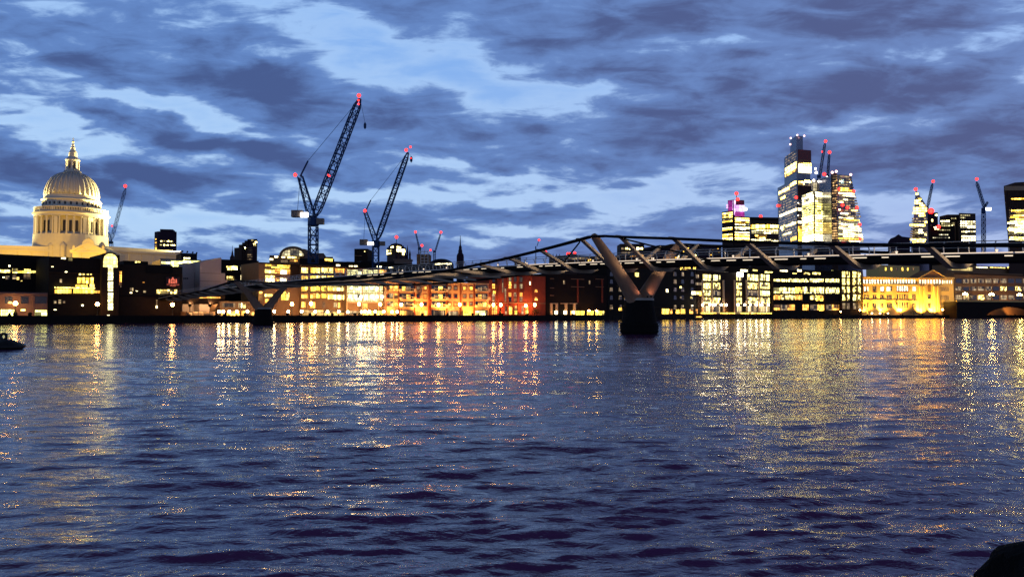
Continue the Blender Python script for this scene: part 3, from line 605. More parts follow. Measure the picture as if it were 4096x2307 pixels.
for x in (2223, 2259, 2291): b.rect(x - 4, x + 4, 1243, 1256, hot, 'uplighter', .9)
for x0, x1, m in ((2282, 2300, amber), (2302, 2318, warm), (2320, 2337, warm), (2348, 2374, warm), (2382, 2408, warm), (2411, 2416, white)): b.rect(x0, x1, 1243, 1259, m, 'ground_window')
for x in (2284, 2382): 
    for y in (1115, 1146): b.rect(x, x + 52 if x < 2300 else x + 32, y, y + 2.5, brown, 'lintel', .3)
    b.rect(x + 24, x + 29, 1116, 1210, redb, 'pilaster', .3)
for x in (2256, 2358): b.rect(x - 3, x + 3, 1122, 1136, dim)
for y in (1113, 1150, 1180): b.rect(2200, 2215, y, y + 3, brown, 'sill', .3)
b = Bld('old_warehouse', 'tall black warehouse with small arched windows directly behind the near pier', 'building', 2430, 2786, 1070, blk, off=14, deep=22)
for x in (2445, 2481, 2700, 2730, 2768):
    for y in (1088, 1118, 1150, 1182, 1220): b.rect(x - 6, x + 6, y, y + 16, rnd.choice((dim, dim, dglass, lit('lit_faint', (.9, .6, .5), .12, .9, 1.2, .1, .5, .2))), 'arched_window', taper=.12)
for x0, x1, y0, y1, m in ((2474, 2487, 1230, 1242, warm), (2647, 2676, 1235, 1256, warm), (2680, 2688, 1236, 1254, amber), (2703, 2718, 1238, 1254, warm), (2722, 2740, 1236, 1255, warm), (2758, 2772, 1237, 1254, amber), (2766, 2784, 1165, 1178, hot), (2664, 2672, 1156, 1168, hot), (2720, 2735, 1186, 1194, dim), (2540, 2554, 1090, 1106, white), (2718, 2726, 1145, 1152, white), (2762, 2770, 1186, 1194, white)): b.rect(x0, x1, y0, y1, m)
b.rect(2432, 2784, 1226, 1230, dkbrown, 'string_course', .5)
b = Bld('floodlit_attic', 'pale floodlit attic storey with a bright lamp above the old warehouse', 'building', 2720, 2912, 1079, brown, off=40, deep=16, ybase=1110)
for x in range(9): b.rect(2720 + x * 6 + (x > 6) * 10, 2724 + x * 6 + (x > 6) * 10, 1066 + 2, 1078, warm, 'window', .2)
b.rect(2722, 2910, 1080, 1083, trim, 'cornice', .8); b.rect(2738, 2752, 1085, 1097, glow('big_flood', (1, .88, .66), 14, False), 'flood_lamp', 1.2)
# offices right of the near pier
b = Bld('glass_bay_offices', 'glass offices split by pale piers with a row of small white lamps at street level', 'building', 2790, 3088, 1092, dkbrown, off=14, deep=22)
for x0, x1 in ((2812, 2843), (2853, 2880), (2946, 2966), (2990, 3032), (3040, 3078)):
    for y0, y1, m in ((1098, 1122, bookish), (1131, 1155, office), (1161, 1182, bookish), (1190, 1214, office)): b.rect(x0, x1, y0, y1, rnd.choice((m, office, dim)) if rnd.random() < .3 else m, 'window_bay')
    b.rect(x0, x1, 1224, 1252, lit('lit_lobby', (1, .66, .26), 1.3, 1.6, 5, .15, .8, .14), 'lobby_window')
for x in (2808, 2848, 2893, 2938, 2986, 3036): b.rect(x - 2.5, x + 2.5, 1120, 1256, trim, 'pier', .6)
for x0, x1, y0, y1, m in ((2777, 2795, 1098, 1112, dim), (2778, 2806, 1130, 1140, dim), (2780, 2806, 1165, 1178, white), (2774, 2790, 1236, 1254, amber), (2796, 2806, 1165, 1182, warm)): b.rect(x0, x1, y0, y1, m)
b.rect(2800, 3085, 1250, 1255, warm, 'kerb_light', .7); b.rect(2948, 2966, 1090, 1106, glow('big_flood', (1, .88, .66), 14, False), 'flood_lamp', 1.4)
b = Bld('stair_shaft', 'slim glazed stair shaft glowing white between two office bays', 'tower', 2900, 2933, 1090, trim, off=11, deep=6)
b.rect(2901, 2932, 1094, 1246, lit('lit_shaft', (1, .93, .72), 2.2, 1.5, 2.6, .04, .5, .14), 'glazed_front', .15)
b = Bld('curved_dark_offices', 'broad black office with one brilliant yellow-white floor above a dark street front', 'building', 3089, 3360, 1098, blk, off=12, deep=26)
for k in range(9):
    x0 = 3092 + k * 29.5
    for y0, y1, m, p in ((1115, 1128, bookish, .95), (1148 + abs(k - 4) * .6, 1173, bookish if k != 3 else warm, 1), (1180, 1198, office if k % 3 else amber, .9), (1218, 1240, dim if k % 2 else amber, .8)):
        if rnd.random() < p: b.rect(x0, x0 + 27.5, y0, y1, m, 'window_bay')
for x in (3090, 3235, 3298): b.rect(x - 2.5, x + 2.5, 1112, 1250, dkbrown, 'pier', .7)
b.rect(3264, 3292, 1184, 1203, warm); b.rect(3276, 3294, 1222, 1243, warm)
for y in (1130, 1176, 1203): b.rect(3091, 3358, y, y + 4, slate, 'sunshade', 1.1)
b = Bld('rooftop_offices', 'row of lit rooftop rooms set back above the black curved office', 'building', 2950, 3352, 1075, dkbrown, off=60, deep=20, ybase=1110)
for x0, x1, y0, y1, m in ((2962, 2990, 1070 + 8, 1086, hot), (3010, 3030, 1078, 1084, white), (3060, 3090, 1086, 1092, white), (3120, 3150, 1080, 1086, hot), (3190, 3206, 1078, 1086, hot), (3250, 3290, 1090, 1098, white), (3325, 3350, 1082, 1104, green), (3170, 3186, 1092, 1098, white), (3215, 3240, 1090, 1098, office)): b.rect(x0, x1, y0, y1, m)
b = Bld('braced_steel_tower', 'lit glass block wrapped in a dark cross-braced steel frame beside the golden palazzo', 'building', 3361, 3446, 1082, blk, off=10, deep=20)
for r, y in enumerate((1086, 1114, 1146, 1178, 1212)):
    for x in (3366, 3384, 3410, 3428): b.rect(x, x + 14, y, y + 24, rnd.choice((office, bookish, white)) if r < 4 else dim, 'window_bay')
for x in (3362, 3381, 3404, 3425, 3445): b.rect(x - 1, x + 1, 1082, 1236, brownt, 'steel_column', 1.6, out0=1.0)
for y in (1110, 1142, 1175, 1208): b.rect(3361, 3446, y, y + 2.5, brownt, 'steel_beam', 1.7, out0=1.1)
L, ex, ey, nx, ny = strip_frame(b.A, b.B)
for y0, y1 in ((1112, 1142), (1144, 1175), (1177, 1208)):
    for xa, xb in ((3405, 3415), (3425, 3415)):
        s0, z0 = onface(xa, y0, b.A, b.B); s1, z1 = onface(xb, y1, b.A, b.B); mb = MB()
        mb.tube([(b.A[0] + ex * s + nx * 1.4, b.A[1] + ey * s + ny * 1.4, z) for s, z in ((s0, z0), (s1, z1))], .22, 5); mb.build('brace', brownt, b.root)
# golden palazzo
b = Bld('golden_palazzo', 'floodlit golden palazzo with a pedimented portico and rows of tall windows', 'building', 3449, 3816, 1111, goldst, off=10, deep=24)
tl = lit('lit_attic_gold', (1, .90, .55), 2.6, 1.2, 4, 0, .5, .08)
for k in range(20):
    x = 3456 + k * 11.2
    if 3660 < x < 3672: continue
    b.rect(x - 3, x + 3, 1118, 1134, tl, 'attic_window')
for k in range(8): b.rect(3676 + k * 11.4, 3682 + k * 11.4, 1118, 1134, tl, 'attic_window')
for k in range(5): b.rect(3768 + k * 9, 3772 + k * 9, 1120, 1134, tl, 'attic_window')
gd = lit('lit_gold_dim', (1, .45, .10), .30, 1, 2, .2, .7, .2)
for x in (3459, 3471, 3494, 3502, 3524, 3531, 3550, 3558, 3565):
    b.rect(x - 3, x + 3, 1146, 1164, rnd.choice((tl, gd))); b.rect(x - 3, x + 3, 1180, 1196, gd); b.rect(x - 3, x + 3, 1212, 1232, gd)
for x in np.linspace(3590, 3628, 5):
    b.rect(x - 2.6, x + 2.6, 1144, 1164, tl); b.rect(x - 2.6, x + 2.6, 1178, 1197, gd); b.rect(x - 2.6, x + 2.6, 1210, 1232, gd)
for x in np.linspace(3768, 3792, 4):
    b.rect(x - 2, x + 2, 1148, 1164, gd); b.rect(x - 2, x + 2, 1180, 1197, gd); b.rect(x - 2, x + 2, 1210, 1230, gd)
for x in (3652, 3660): b.rect(x - 3, x + 3, 1178, 1200, gd); b.rect(x - 3, x + 3, 1212, 1232, gd); b.rect(x - 3, x + 3, 1146, 1164, tl)
for x in (3680, 3696, 3736, 3750): b.rect(x - 4, x + 4, 1144, 1256, goldst, 'portico_column', 1.3, out0=.2)
b.rect(3711, 3724, 1178, 1196, gd); b.rect(3711, 3724, 1212, 1232, gd); b.rect(3711, 3723, 1140, 1168, mat('shadow_bay', (.2, .11, .05)), 'niche', .1)
b.rect(3450, 3672, 1109, 1113, goldst, 'cornice', 1.2); b.rect(3775, 3815, 1109, 1114, goldst, 'cornice', 1.2); b.rect(3450, 3670, 1136, 1139, goldst, 'string_course', .5)
b.rect(3450, 3670, 1200, 1203, goldst, 'string_course', .5); b.rect(3586, 3634, 1165, 1169, redb, 'canopy', 1.0, taper=.06)
for x in (3460, 3497, 3527): b.rect(x - 6, x + 10, 1166, 1170, brown, 'window_hood', .6, taper=.3); b.rect(x - 8, x + 12, 1200 - 2, 1202, goldst, 'sill', .7)
s0, z0 = onface(3672, 1112, b.A, b.B); s1, z1 = onface(3780, 1112, b.A, b.B); _, z2 = onface(3726, 1081, b.A, b.B); mb = MB()
slab(mb, b.A, b.B, s0, s1, z0, z2, -12, 1.6, (s0 + s1) / 2 - .1, (s0 + s1) / 2 + .1); ped = mb.build('pediment', mat('brown_gable', (.26, .13, .06)), b.root)
for (xa, ya), (xb, yb) in (((3670, 1112), (3726, 1080)), ((3782, 1112), (3726, 1080)), ((3670, 1113), (3782, 1113))):
    L, ex, ey, nx, ny = strip_frame(b.A, b.B); p_ = [onface(xa, ya, b.A, b.B), onface(xb, yb, b.A, b.B)]; mb = MB()
    mb.tube([(b.A[0] + ex * s + nx * 1.5, b.A[1] + ey * s + ny * 1.5, z) for s, z in p_], .55, 4); mb.build('raking_cornice', goldst, ped)
b2 = Bld('penthouse_block', 'pale yellow penthouse storey with small windows behind the golden palazzo roof', 'building', 3520, 3680, 1062, goldst, off=70, deep=16, ybase=1112)
for x in range(6): b2.rect(3540 + x * 22, 3546 + x * 22, 1070, 1082, rnd.choice((warm, gd)))
b2 = Bld('long_lit_roofline', 'long roof storey with a lit pale parapet under the right end of the bridge', 'building', 3785, 4180, 1066, brown, off=90, deep=16, ybase=1110)
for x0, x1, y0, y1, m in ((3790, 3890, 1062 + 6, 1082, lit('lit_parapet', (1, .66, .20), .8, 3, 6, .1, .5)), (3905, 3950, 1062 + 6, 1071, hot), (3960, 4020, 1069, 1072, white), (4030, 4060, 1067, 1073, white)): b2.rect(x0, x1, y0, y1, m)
b = Bld('long_brown_offices', 'long brown office with two rows of part-lit windows behind the bridge lamps', 'building', 3818, 4200, 1098, brown, off=22, deep=22)
for r, (y0, y1) in enumerate(((1115, 1132), (1146, 1162), (1180, 1198))):
    for k in range(12):
        x0 = 3822 + k * 30; b.rect(x0, x0 + 24, y0, y1, rnd.choice((dim, dglass, dim, office, dim)) if r else rnd.choice((dim, dglass, dim)), 'window')
b.rect(3818, 4198, 1098, 1102, dkbrown, 'parapet', .6); b.rect(3900, 4100, 1092, 1097, brown, 'plant_screen', -2, out0=-6)
# road bridge end on the right
rbA, rbB = at(3824, 1200, 719), at(4300, 1200, 782)
rb_ = thing('road_bridge', 'dark arched road bridge abutment with a lit opening at the right edge', 'bridge', (rbA.x, rbA.y, 0))
A, B = (rbA.x, rbA.y), (rbB.x, rbB.y); s0, zt = onface(3826, 1206, A, B); s1, _ = onface(4290, 1206, A, B); sa, za = onface(3945, 1256, A, B); sb, _ = onface(4190, 1256, A, B); sm, zm = onface(4050, 1226, A, B)
mb = MB(); L, ex, ey, nx, ny = strip_frame(A, B); Q = lambda s, o, z: (A[0] + ex * s + nx * o, A[1] + ey * s + ny * o, z)
arc = [(sa + (sb - sa) * (1 - math.cos(a)) / 2, .5 + (zm - .5) * math.sin(a)) for a in np.linspace(0, math.pi, 17)]
arc[0] = (sa, -1.5); arc[-1] = (sb, -1.5)
for o in (0, -14):
    f = [Q(s0, o, -1.5), Q(s0, o, zt)] + [Q(s, o, zt) for s, _ in arc] + [Q(s1, o, zt), Q(s1, o, -1.5)]
    mb.face([Q(s0, o, -1.5), Q(sa, o, -1.5), Q(sa, o, zt), Q(s0, o, zt)][::1 if o == 0 else -1]); mb.face([Q(sb, o, -1.5), Q(s1, o, -1.5), Q(s1, o, zt), Q(sb, o, zt)][::1 if o == 0 else -1])
    for i in range(16): mb.face([Q(arc[i][0], o, arc[i][1]), Q(arc[i + 1][0], o, arc[i + 1][1]), Q(arc[i + 1][0], o, zt), Q(arc[i][0], o, zt)][::1 if o == 0 else -1])
mb.face([Q(s0, 0, zt), Q(s1, 0, zt), Q(s1, -14, zt), Q(s0, -14, zt)]); mb.face([Q(s0, 0, -1.5), Q(s0, 0, zt), Q(s0, -14, zt), Q(s0, -14, -1.5)])
for i in range(16): mb.face([Q(arc[i][0], 0, arc[i][1]), Q(arc[i][0], -14, arc[i][1]), Q(arc[i + 1][0], -14, arc[i + 1][1]), Q(arc[i + 1][0], 0, arc[i + 1][1])])
mb.build('arch_span', blk, rb_)
mb = MB(); slab(mb, A, B, s0, s1, zt, zt + 1.3, -.5, .4); mb.build('parapet', goldst, rb_)
# ------------------------------------------------------------------ skyline behind the bank
class Tower(Bld):
    """a far building from its visible corners, left to right: (pixel, distance)"""
    def __init__(s, name, label, cat, corners, ytop, m, back=40, ybase=None, root=None, part='tower_block', group=None):
        pts = [at(p, 1000, d) for p, d in corners]; s.C = [(p.x, p.y) for p in pts]
        k = len(corners) // 2; s.zt = at(corners[k][0], ytop, corners[k][1]).z; s.z0 = GZ if ybase is None else at(corners[k][0], ybase, corners[k][1]).z
        s.A, s.B = s.C[0], s.C[1]; dm = max(d for _, d in corners)
        f = list(s.C); f += [(f[-1][0] * (dm + back) / f[-1][1], dm + back), (f[0][0] * (dm + back) / f[0][1], dm + back)]
        s.root = root or thing(name, label, cat, (s.C[k][0], s.C[k][1], s.z0), group)
        mb = MB(); mb.prism(f, s.z0, s.zt); s.wall = mb.build(part, m, s.root); s.n = 0
    def fr(s, i, px0, px1, py0, py1, m, name='window_band', out=.5, **k): return s.rect(px0, px1, py0, py1, m, name, out, s.C[i], s.C[i + 1], **k)
beac = glow('beacon_red', (1, .003, .005), 5.5, False, (1, .04, .03)); beacw = glow('site_lamp', (1, .88, .70), 9, False)
def beacon(root, px, py, d, r=2.2, m=None, name='beacon'):
    p = at(px, py, d); mb = MB(); mb.ball((p.x, p.y, p.z), r, 8, 6); mb.build(name, m or beac, root)
T = Tower('apartment_tower', 'dark tower of flats with a few lit rooms between dome and cranes', 'tower', [(617, 802), (632, 795), (706, 800)], 925, plum, 30)
T.fr(1, 640, 692, 917, 925, plum, 'roof_plant', 0, out0=-18)
for x0, x1, y in ((642, 649, 962), (654, 661, 962), (668, 676, 962), (683, 690, 963), (695, 700, 978), (668, 675, 977), (683, 692, 977), (640, 648, 977), (653, 660, 977)): T.fr(1, x0, x1, y, y + 5, towerW, 'window')
for y in (955, 968, 975, 982, 990, 996): T.fr(0, 622, 628, y, y + 4, towerA, 'window')
T = Tower('stepped_tower', 'brown tower stepping up to the right with scattered lit flats', 'tower', [(937, 880), (955, 875)], 1012 - 22, brownt, 30)
for x0, x1, y in ((955, 968, 978), (968, 978, 970), (978, 990, 962), (989, 1029, 956)): T2 = Tower('', '', '', [(x0, 872), (x1, 870)], y, brownt if x0 < 985 else plum, 30, root=T.root)
for x, y in ((974, 996), (983, 988), (1010, 958), (1019, 972), (1026, 966), (1020, 978)): T2.rect(x - 4, x + 4, y, y + 6, towerW, 'window', 1.0)
for y in range(990, 1045, 9): T2.rect(985, 1010, y, y + 4, lit('tower_faint', (1, .6, .3), .16, 2.5, 4, .4, .7, .2), 'window_band', .8)
def spire(name, label, px, ybase, ytop, d, w, m, steps=3):
    r = thing(name, label, 'steeple', tuple(at(px, ybase, d))); p = at(px, ybase, d); zt = at(px, ytop, d).z; h = zt - p.z
    mb = MB(); mb.box((p.x, p.y, (GZ + p.z + h * .30) / 2), (w, w, p.z + h * .30 - GZ)); mb.build('tower', m, r)
    mb = MB(); mb.lathe([(w * .46, p.z + h * .3), (w * .52, p.z + h * .33), (w * .30, p.z + h * .42), (w * .30, p.z + h * .5), (w * .24, p.z + h * .52), (w * .20, p.z + h * .64), (w * .10, p.z + h * .68), (.12, zt)], (p.x, p.y), 8); mb.build('spire', m, r)
    mb = MB(); mb.ball((p.x, p.y, zt), .35, 6, 4); mb.build('finial', m, r); return r
spire('church_steeple', 'slim dark church steeple rising above the dark dome, right of the small cranes', 1841, 1058, 945, 560, 5.0, plum)
spire('thin_steeple', 'tiny dark steeple tip left of the stepped brown tower', 929, 1045, 985, 700, 3.2, plum)
b = Bld('arched_roof_hall', 'lit hall with a glazed arched roof left of the tall crane', 'building', 1076, 1222, 1022, brown, d0=470, d1=475, deep=20, ybase=1062)
p0, p1 = at(1124, 1024, 468), at(1222, 1024, 468); cz = p0.z; mb = MB(); rx = (p1.x - p0.x) / 2; rz = at(1172, 991, 468).z - cz
arc = [((p0.x + p1.x) / 2 + rx * math.cos(a), cz + rz * math.sin(a)) for a in np.linspace(0, math.pi, 17)]
mb.face([(x, 467, z) for x, z in reversed(arc)], [(x, z) for x, z in reversed(arc)]); mb.build('glazed_arch', lit('lit_arch_hall', (1, .78, .40), .9, 1.8, 1.8, .25, .8, .16), b.root)
mb = MB(); mb.tube([(x, 467, z) for x, z in arc], .9, 5, up=(0, 1, 0)); mb.tube([(x, 485, z) for x, z in arc], .9, 5, up=(0, 1, 0))
for i in range(16): mb.face([(arc[i][0], 467.2, arc[i][1]), (arc[i + 1][0], 467.2, arc[i + 1][1]), (arc[i + 1][0], 485, arc[i + 1][1]), (arc[i][0], 485, arc[i][1])])
mb.build('arched_roof', brown, b.root)
for x0, x1, y0, y1, m in ((1098, 1112, 1004 + 20, 1030, hot), (1126, 1140, 1026, 1031, hot), (1148, 1198, 1026, 1034, white), (1080, 1092, 1034, 1040, hot), (1124, 1150, 1040, 1050, dim), (1160, 1190, 1040, 1046, amber), (1198, 1215, 1036, 1046, warm)): b.rect(x0, x1, y0, y1, m)
b = Bld('dark_roof_pavilion', 'dark curved roof with a small lit attic at the foot of the tall crane', 'building', 1196, 1336, 1034, slate, d0=440, d1=445, deep=20, ybase=1070)
b.rect(1215, 1310, 1012, 1034, mauve, 'curved_roof', 0, out0=-16, taper=.16); b.rect(1298, 1332, 1027, 1034, mauve, 'attic', 0, out0=-10); b.rect(1299, 1330, 1035, 1045, warm, 'window', .3)
b = Bld('black_cube_block', 'plain black square block left of the short crane', 'building', 1416, 1469, 995, blk, d0=640, d1=640, deep=30); b.rect(1457, 1462, 1003, 1008, towerW); b.rect(1418, 1448, 1022, 1024, brown, 'ledge', .6)
b = Bld('long_dark_roofs', 'long run of low black roofs with small lights under the short crane', 'building', 1337, 1720, 1052, blk, d0=470, d1=500, deep=30)
for x0, x1, y in ((1396, 1412, 1062), (1416, 1430, 1062), (1508, 1516, 1063), (1519, 1526, 1064), (1555, 1572, 1068), (1345, 1360, 1058)): b.rect(x0, x1, y, y + 6, hot)
for x0, x1, y in ((1380, 1440, 1047), (1440, 1500, 1043), (1520, 1580, 1046)): b.rect(x0, x1, y, 1053, slate, 'roof_hump', 0, out0=-15, taper=.12)
T = Tower('round_office_tower', 'round-topped dark office tower with bright white floors right of the short crane', 'tower', [(1548, 760), (1580, 745), (1624, 760)], 985, brownt, 30)
for y, k in ((978, 6), (972, 14)): T2 = Tower('', '', '', [(1548 + k, 762), (1582, 748), (1622 - k, 762)], y, brownt, 25, root=T.root)
for f, x0, x1, y0, y1 in ((0, 1550, 1568, 1000, 1006), (0, 1550, 1568, 1011, 1017), (1, 1584, 1600, 986, 992), (1, 1584, 1616, 996, 1008), (1, 1604, 1618, 1002, 1010), (1, 1606, 1614, 1010, 1020), (0, 1566, 1577, 978 + 8, 992)): T.fr(f, x0, x1, y0, y1, towerW, 'window_band', 1.0)
beacon(T.root, 1586, 948, 760, 1.6)
mb = MB(); p = at(1586, 974, 760); mb.tube([(p.x, p.y, p.z - 2), (p.x, p.y, at(1586, 950, 760).z)], .3, 5); mb.build('mast', brownt, T.root)
b = Bld('church_tower', 'pale square church tower with pinnacles in front of the round office tower', 'tower', 1577, 1641, 1040, mat('church_stone', (.20, .14, .11)), d0=500, d1=500, deep=9, ybase=1075)
b.rect(1573, 1645, 1036, 1041, MATS['church_stone'], 'cornice', .8, out0=-9); b.rect(1614, 1626, 1052, 1072, dglass, 'belfry_opening', .2)
for x, y in ((1582, 1012), (1600, 1018), (1627, 978), (1637, 996), (1620, 1010)):
    s0, z = onface(x, y, b.A, b.B); L, ex, ey, nx, ny = strip_frame(b.A, b.B); zb = b.zt; mb = MB(); mb.lathe([(.75, zb - .5), (.6, zb + (z - zb) * .45), (.75, zb + (z - zb) * .5), (.05, z)], (b.A[0] + ex * s0 - nx * 3, b.A[1] + ey * s0 - ny * 3), 6); mb.build('pinnacle', plum, b.root)
b = Bld('scaffolded_block', 'small block wrapped in pale scaffolding between the two distant cranes', 'building', 1666, 1716, 1016, brown, d0=620, d1=620, deep=16)
for x in (1684, 1698, 1713): b.rect(x - 1.2, x + 1.2, 1002, 1056, mat('white_scaffold', (.6, .55, .5)), 'scaffold_pole', 1.8, out0=1.2)
for y in (1006, 1018, 1030, 1042, 1053): b.rect(1683, 1714, y, y + 2, MATS['white_scaffold'], 'scaffold_deck', 2.0, out0=.6)
dm = thing('dark_dome_roof', 'low dark dome roof with lit eaves beside the slim church steeple', 'building', tuple(at(1765, 1060, 520))); p = at(1765, 1062, 520); mb = MB()
rd = 50 * 520 / FPX; mb.lathe([(rd * math.cos(a), p.z + 4.6 * math.sin(a)) for a in np.linspace(0, 1.5, 8)], (p.x, p.y), 24); mb.build('dome', slate, dm)
mb = MB(); mb.lathe([(rd, GZ), (rd, p.z)], (p.x, p.y), 24); mb.build('wall', blk, dm)
for x in (1756, 1790): 
    q1 = at(x, 1056, 503); mb = MB(); mb.box((q1.x, q1.y, q1.z), (5.2, .4, .9)); mb.build('eaves_light', hot, dm)
b = Bld('gothic_church', 'dark gothic church with four pinnacles seen through the bridge railing', 'church', 2199, 2245, 1036, brown, d0=620, d1=620, deep=12)
for x in (2201, 2213, 2227, 2239):
    s0, z = onface(x, 1014, b.A, b.B); L, ex, ey, nx, ny = strip_frame(b.A, b.B); mb = MB(); mb.lathe([(.9, b.zt - .5), (.8, b.zt + .8), (.08, z)], (b.A[0] + ex * s0 - nx * 2, b.A[1] + ey * s0 - ny * 2), 6); mb.build('pinnacle', plum, b.root)
b = Bld('chimney_block', 'small dark roof block with one lit window left of the gothic church', 'building', 2058, 2084, 1028, brownt, d0=560, d1=560, deep=10); b.rect(2063, 2071, 1038, 1047, warm)
b = Bld('long_low_office', 'long low office seen through the railing left of the near pier', 'building', 2262, 2480, 1024, brownt, d0=600, d1=620, deep=20)
for x0, x1, y, m in ((2270, 2350, 1030, dim), (2352, 2364, 1036, warm), (2380, 2470, 1030, dim)): b.rect(x0, x1, y, y + 8, m)
b = Bld('flat_topped_block', 'flat-topped brown block with a bright window row right of the leaning pier arm', 'building', 2482, 2578, 975, brownt, d0=640, d1=640, deep=20)
for x in range(6): b.rect(2486 + x * 15, 2496 + x * 15, 990, 998, towerW if x % 3 else dim)
for y in (1008, 1020): b.rect(2485, 2576, y, y + 6, rnd.choice((dim, amber)), 'window_band')
b = Bld('dark_mid_office', 'dark blocks with tiny lights behind the railing left of the magenta tower', 'building', 2640, 2888, 984, plum, d0=700, d1=720, deep=30)
for k in range(16): x = 2650 + rnd.random() * 225; y = 990 + rnd.random() * 40; b.rect(x, x + 6, y, y + 4, rnd.choice((towerW, towerA, amber)))
# magenta-topped tower
T = Tower('magenta_tower', 'dark banded office tower lit magenta and lilac at its top', 'tower', [(2889, 1055), (2934, 1040)], 842, brownt, 30)
Tm = Tower('', '', '', [(2913, 1062), (2934, 1056), (2977, 1060)], 799, plum, 26, root=T.root); Tr = Tower('', '', '', [(2936, 1038), (2999, 1046)], 868, brownt, 30, root=T.root)
for y, m in ((851, towerY), (859, towerY), (867, towerY), (877, towerD), (884, towerA), (910, towerW), (916, towerA), (936, towerY), (943, towerA), (950, towerY), (957, towerY)): T.rect(2891, 2931, y, y + 4.5, m, 'window_band', .6)
for y, m in ((872, towerY), (879, towerD), (887, towerA), (897, towerD), (909, towerW), (915, towerD), (928, towerD), (937, towerY), (944, towerA), (951, towerD), (958, towerY)): Tr.rect(2939, 2997, y, y + 4.5, m, 'window_band', .6)
Tm.fr(1, 2943, 2976, 821, 848, lilac, 'lilac_screen', 1.0); Tm.fr(0, 2932, 2934, 801, 862, lilac, 'lilac_strip', 1.2); Tm.fr(1, 2934, 2941, 801, 860, lilac, 'lilac_strip', 1.3); Tm.fr(1, 2943, 2976, 801, 819, mat('magenta_lit_crown', (.16, .01, .05), .5), 'crown', .8)  # crown's magenta lighting is put into its surface colour
Tm.fr(1, 2938, 2976, 849, 866, magenta, 'magenta_band', 1.4); Tm.fr(0, 2914, 2930, 803, 858, magenta, 'magenta_band', .9); T.rect(2908, 2915, 818, 834, lilac, 'lilac_lamp', 1.5)
mb = MB(); p = at(2946, 800, 1062); mb.tube([(p.x, p.y, p.z - 2), (p.x, p.y, at(2946, 776, 1062).z)], .5, 5); mb.build('mast', brownt, T.root)
beacon(T.root, 2946, 774, 1062, 2.6); beacon(T.root, 2951, 797, 1050, 2.4); beacon(T.root, 2982, 837, 1040, 2.4, beacw, 'lamp')
T = Tower('wide_lit_office', 'wide low office with a brilliant yellow floor between the magenta and glass towers', 'building', [(3000, 960), (3116, 965)], 870, brownt, 30)
T.rect(3002, 3114, 871, 880, blk, 'roof_plant', 1.0)
for x0, x1, y0, y1, m in ((3002, 3016, 899, 914, towerA), (3018, 3061, 899, 914, towerY), (3066, 3078, 897, 914, towerA), (3080, 3113, 899, 913, towerY), (3004, 3112, 920, 926, towerD), (3004, 3112, 929, 935, towerD), (3020, 3066, 940, 946, towerA), (3030, 3060, 949, 955, towerY), (3004, 3112, 958, 964, towerD)): T.rect(x0, x1, y0, y1, m, 'window_band', .6)
beacon(T.root, 3043, 866, 965, 2.2)
# tallest glass tower
T = Tower('tallest_glass_tower', 'tallest stepped blue glass tower with brilliant lit floors near its top', 'skyscraper', [(3113, 1285), (3190, 1190), (3250, 1200)], 712, glassb, 40)
TB = Tower('', '', '', [(3141, 1262), (3190, 1200), (3245, 1208)], 601, glassb, 30, root=T.root); TC = Tower('', '', '', [(3166, 1240), (3191, 1208), (3217, 1212)], 543, glassd, 20, root=T.root)
for o_, i, x0, x1, y0, y1, m in ((TB, 0, 3142, 3188, 660, 672, towerY), (TB, 0, 3142, 3188, 674, 686, towerY), (TB, 0, 3142, 3186, 688, 698, towerA), (TB, 1, 3192, 3244, 652, 664, towerY), (TB, 1, 3194, 3244, 666, 678, hot), (TB, 1, 3194, 3244, 680, 692, hot),
    (T, 0, 3116, 3160, 757, 768, towerY), (T, 0, 3163, 3187, 729, 741, towerY), (T, 1, 3192, 3216, 726, 739, towerY), (T, 1, 3216, 3246, 722, 732, towerW), (T, 0, 3125, 3143, 785, 797, towerY), (T, 0, 3120, 3186, 846, 856, hot), (T, 1, 3192, 3218, 832, 843, hot), (T, 0, 3124, 3186, 895, 906, towerW), (T, 1, 3192, 3218, 884, 894, hot), (T, 0, 3130, 3168, 932, 938, towerW), (T, 0, 3130, 3142, 914, 921, towerW), (T, 1, 3192, 3216, 905, 965, towerA), (T, 0, 3165, 3188, 948, 962, towerA)):
    o_.fr(i, x0, x1, y0, y1, m, 'window_band', .8)
glim = lit('tower_glim', (1, .62, .28), .34, 2.4, 4, .3, .8, .2, seed=21)
for k in range(20):
    y = 742 + k * 11
    T.fr(0, 3115, 3188, y, y + 6, glim, 'window_band', .35); T.fr(1, 3192, 3249, y - 4, y + 2, glim, 'window_band', .35)
for k in range(4): TB.fr(0, 3142, 3188, 612 + k * 11, 618 + k * 11, glim, 'window_band', .35)
TB.fr(1, 3192, 3244, 600, 640, mat('red_brown_glass', (.10, .022, .02), .3, .5), 'crown_cladding', .5); TB.fr(1, 3192, 3244, 640, 650, brown, 'crown_band', .6); T.fr(1, 3192, 3248, 744, 800, brownt, 'cladding_panel', .5)
for y in (812, 862): beacon(T.root, 3193, y, 1186, .8, beacw, 'lamp')
for x, y in ((3163, 553), (3161, 578), (3189, 541), (3217, 544)): beacon(T.root, x, y, 1205, 1.4, glow('beacon_white', (1, .55, .52), 5, False))
beacon(T.root, 3111, 823, 1280, 2.4); beacon(T.root, 3185, 790, 1185, 2.4)
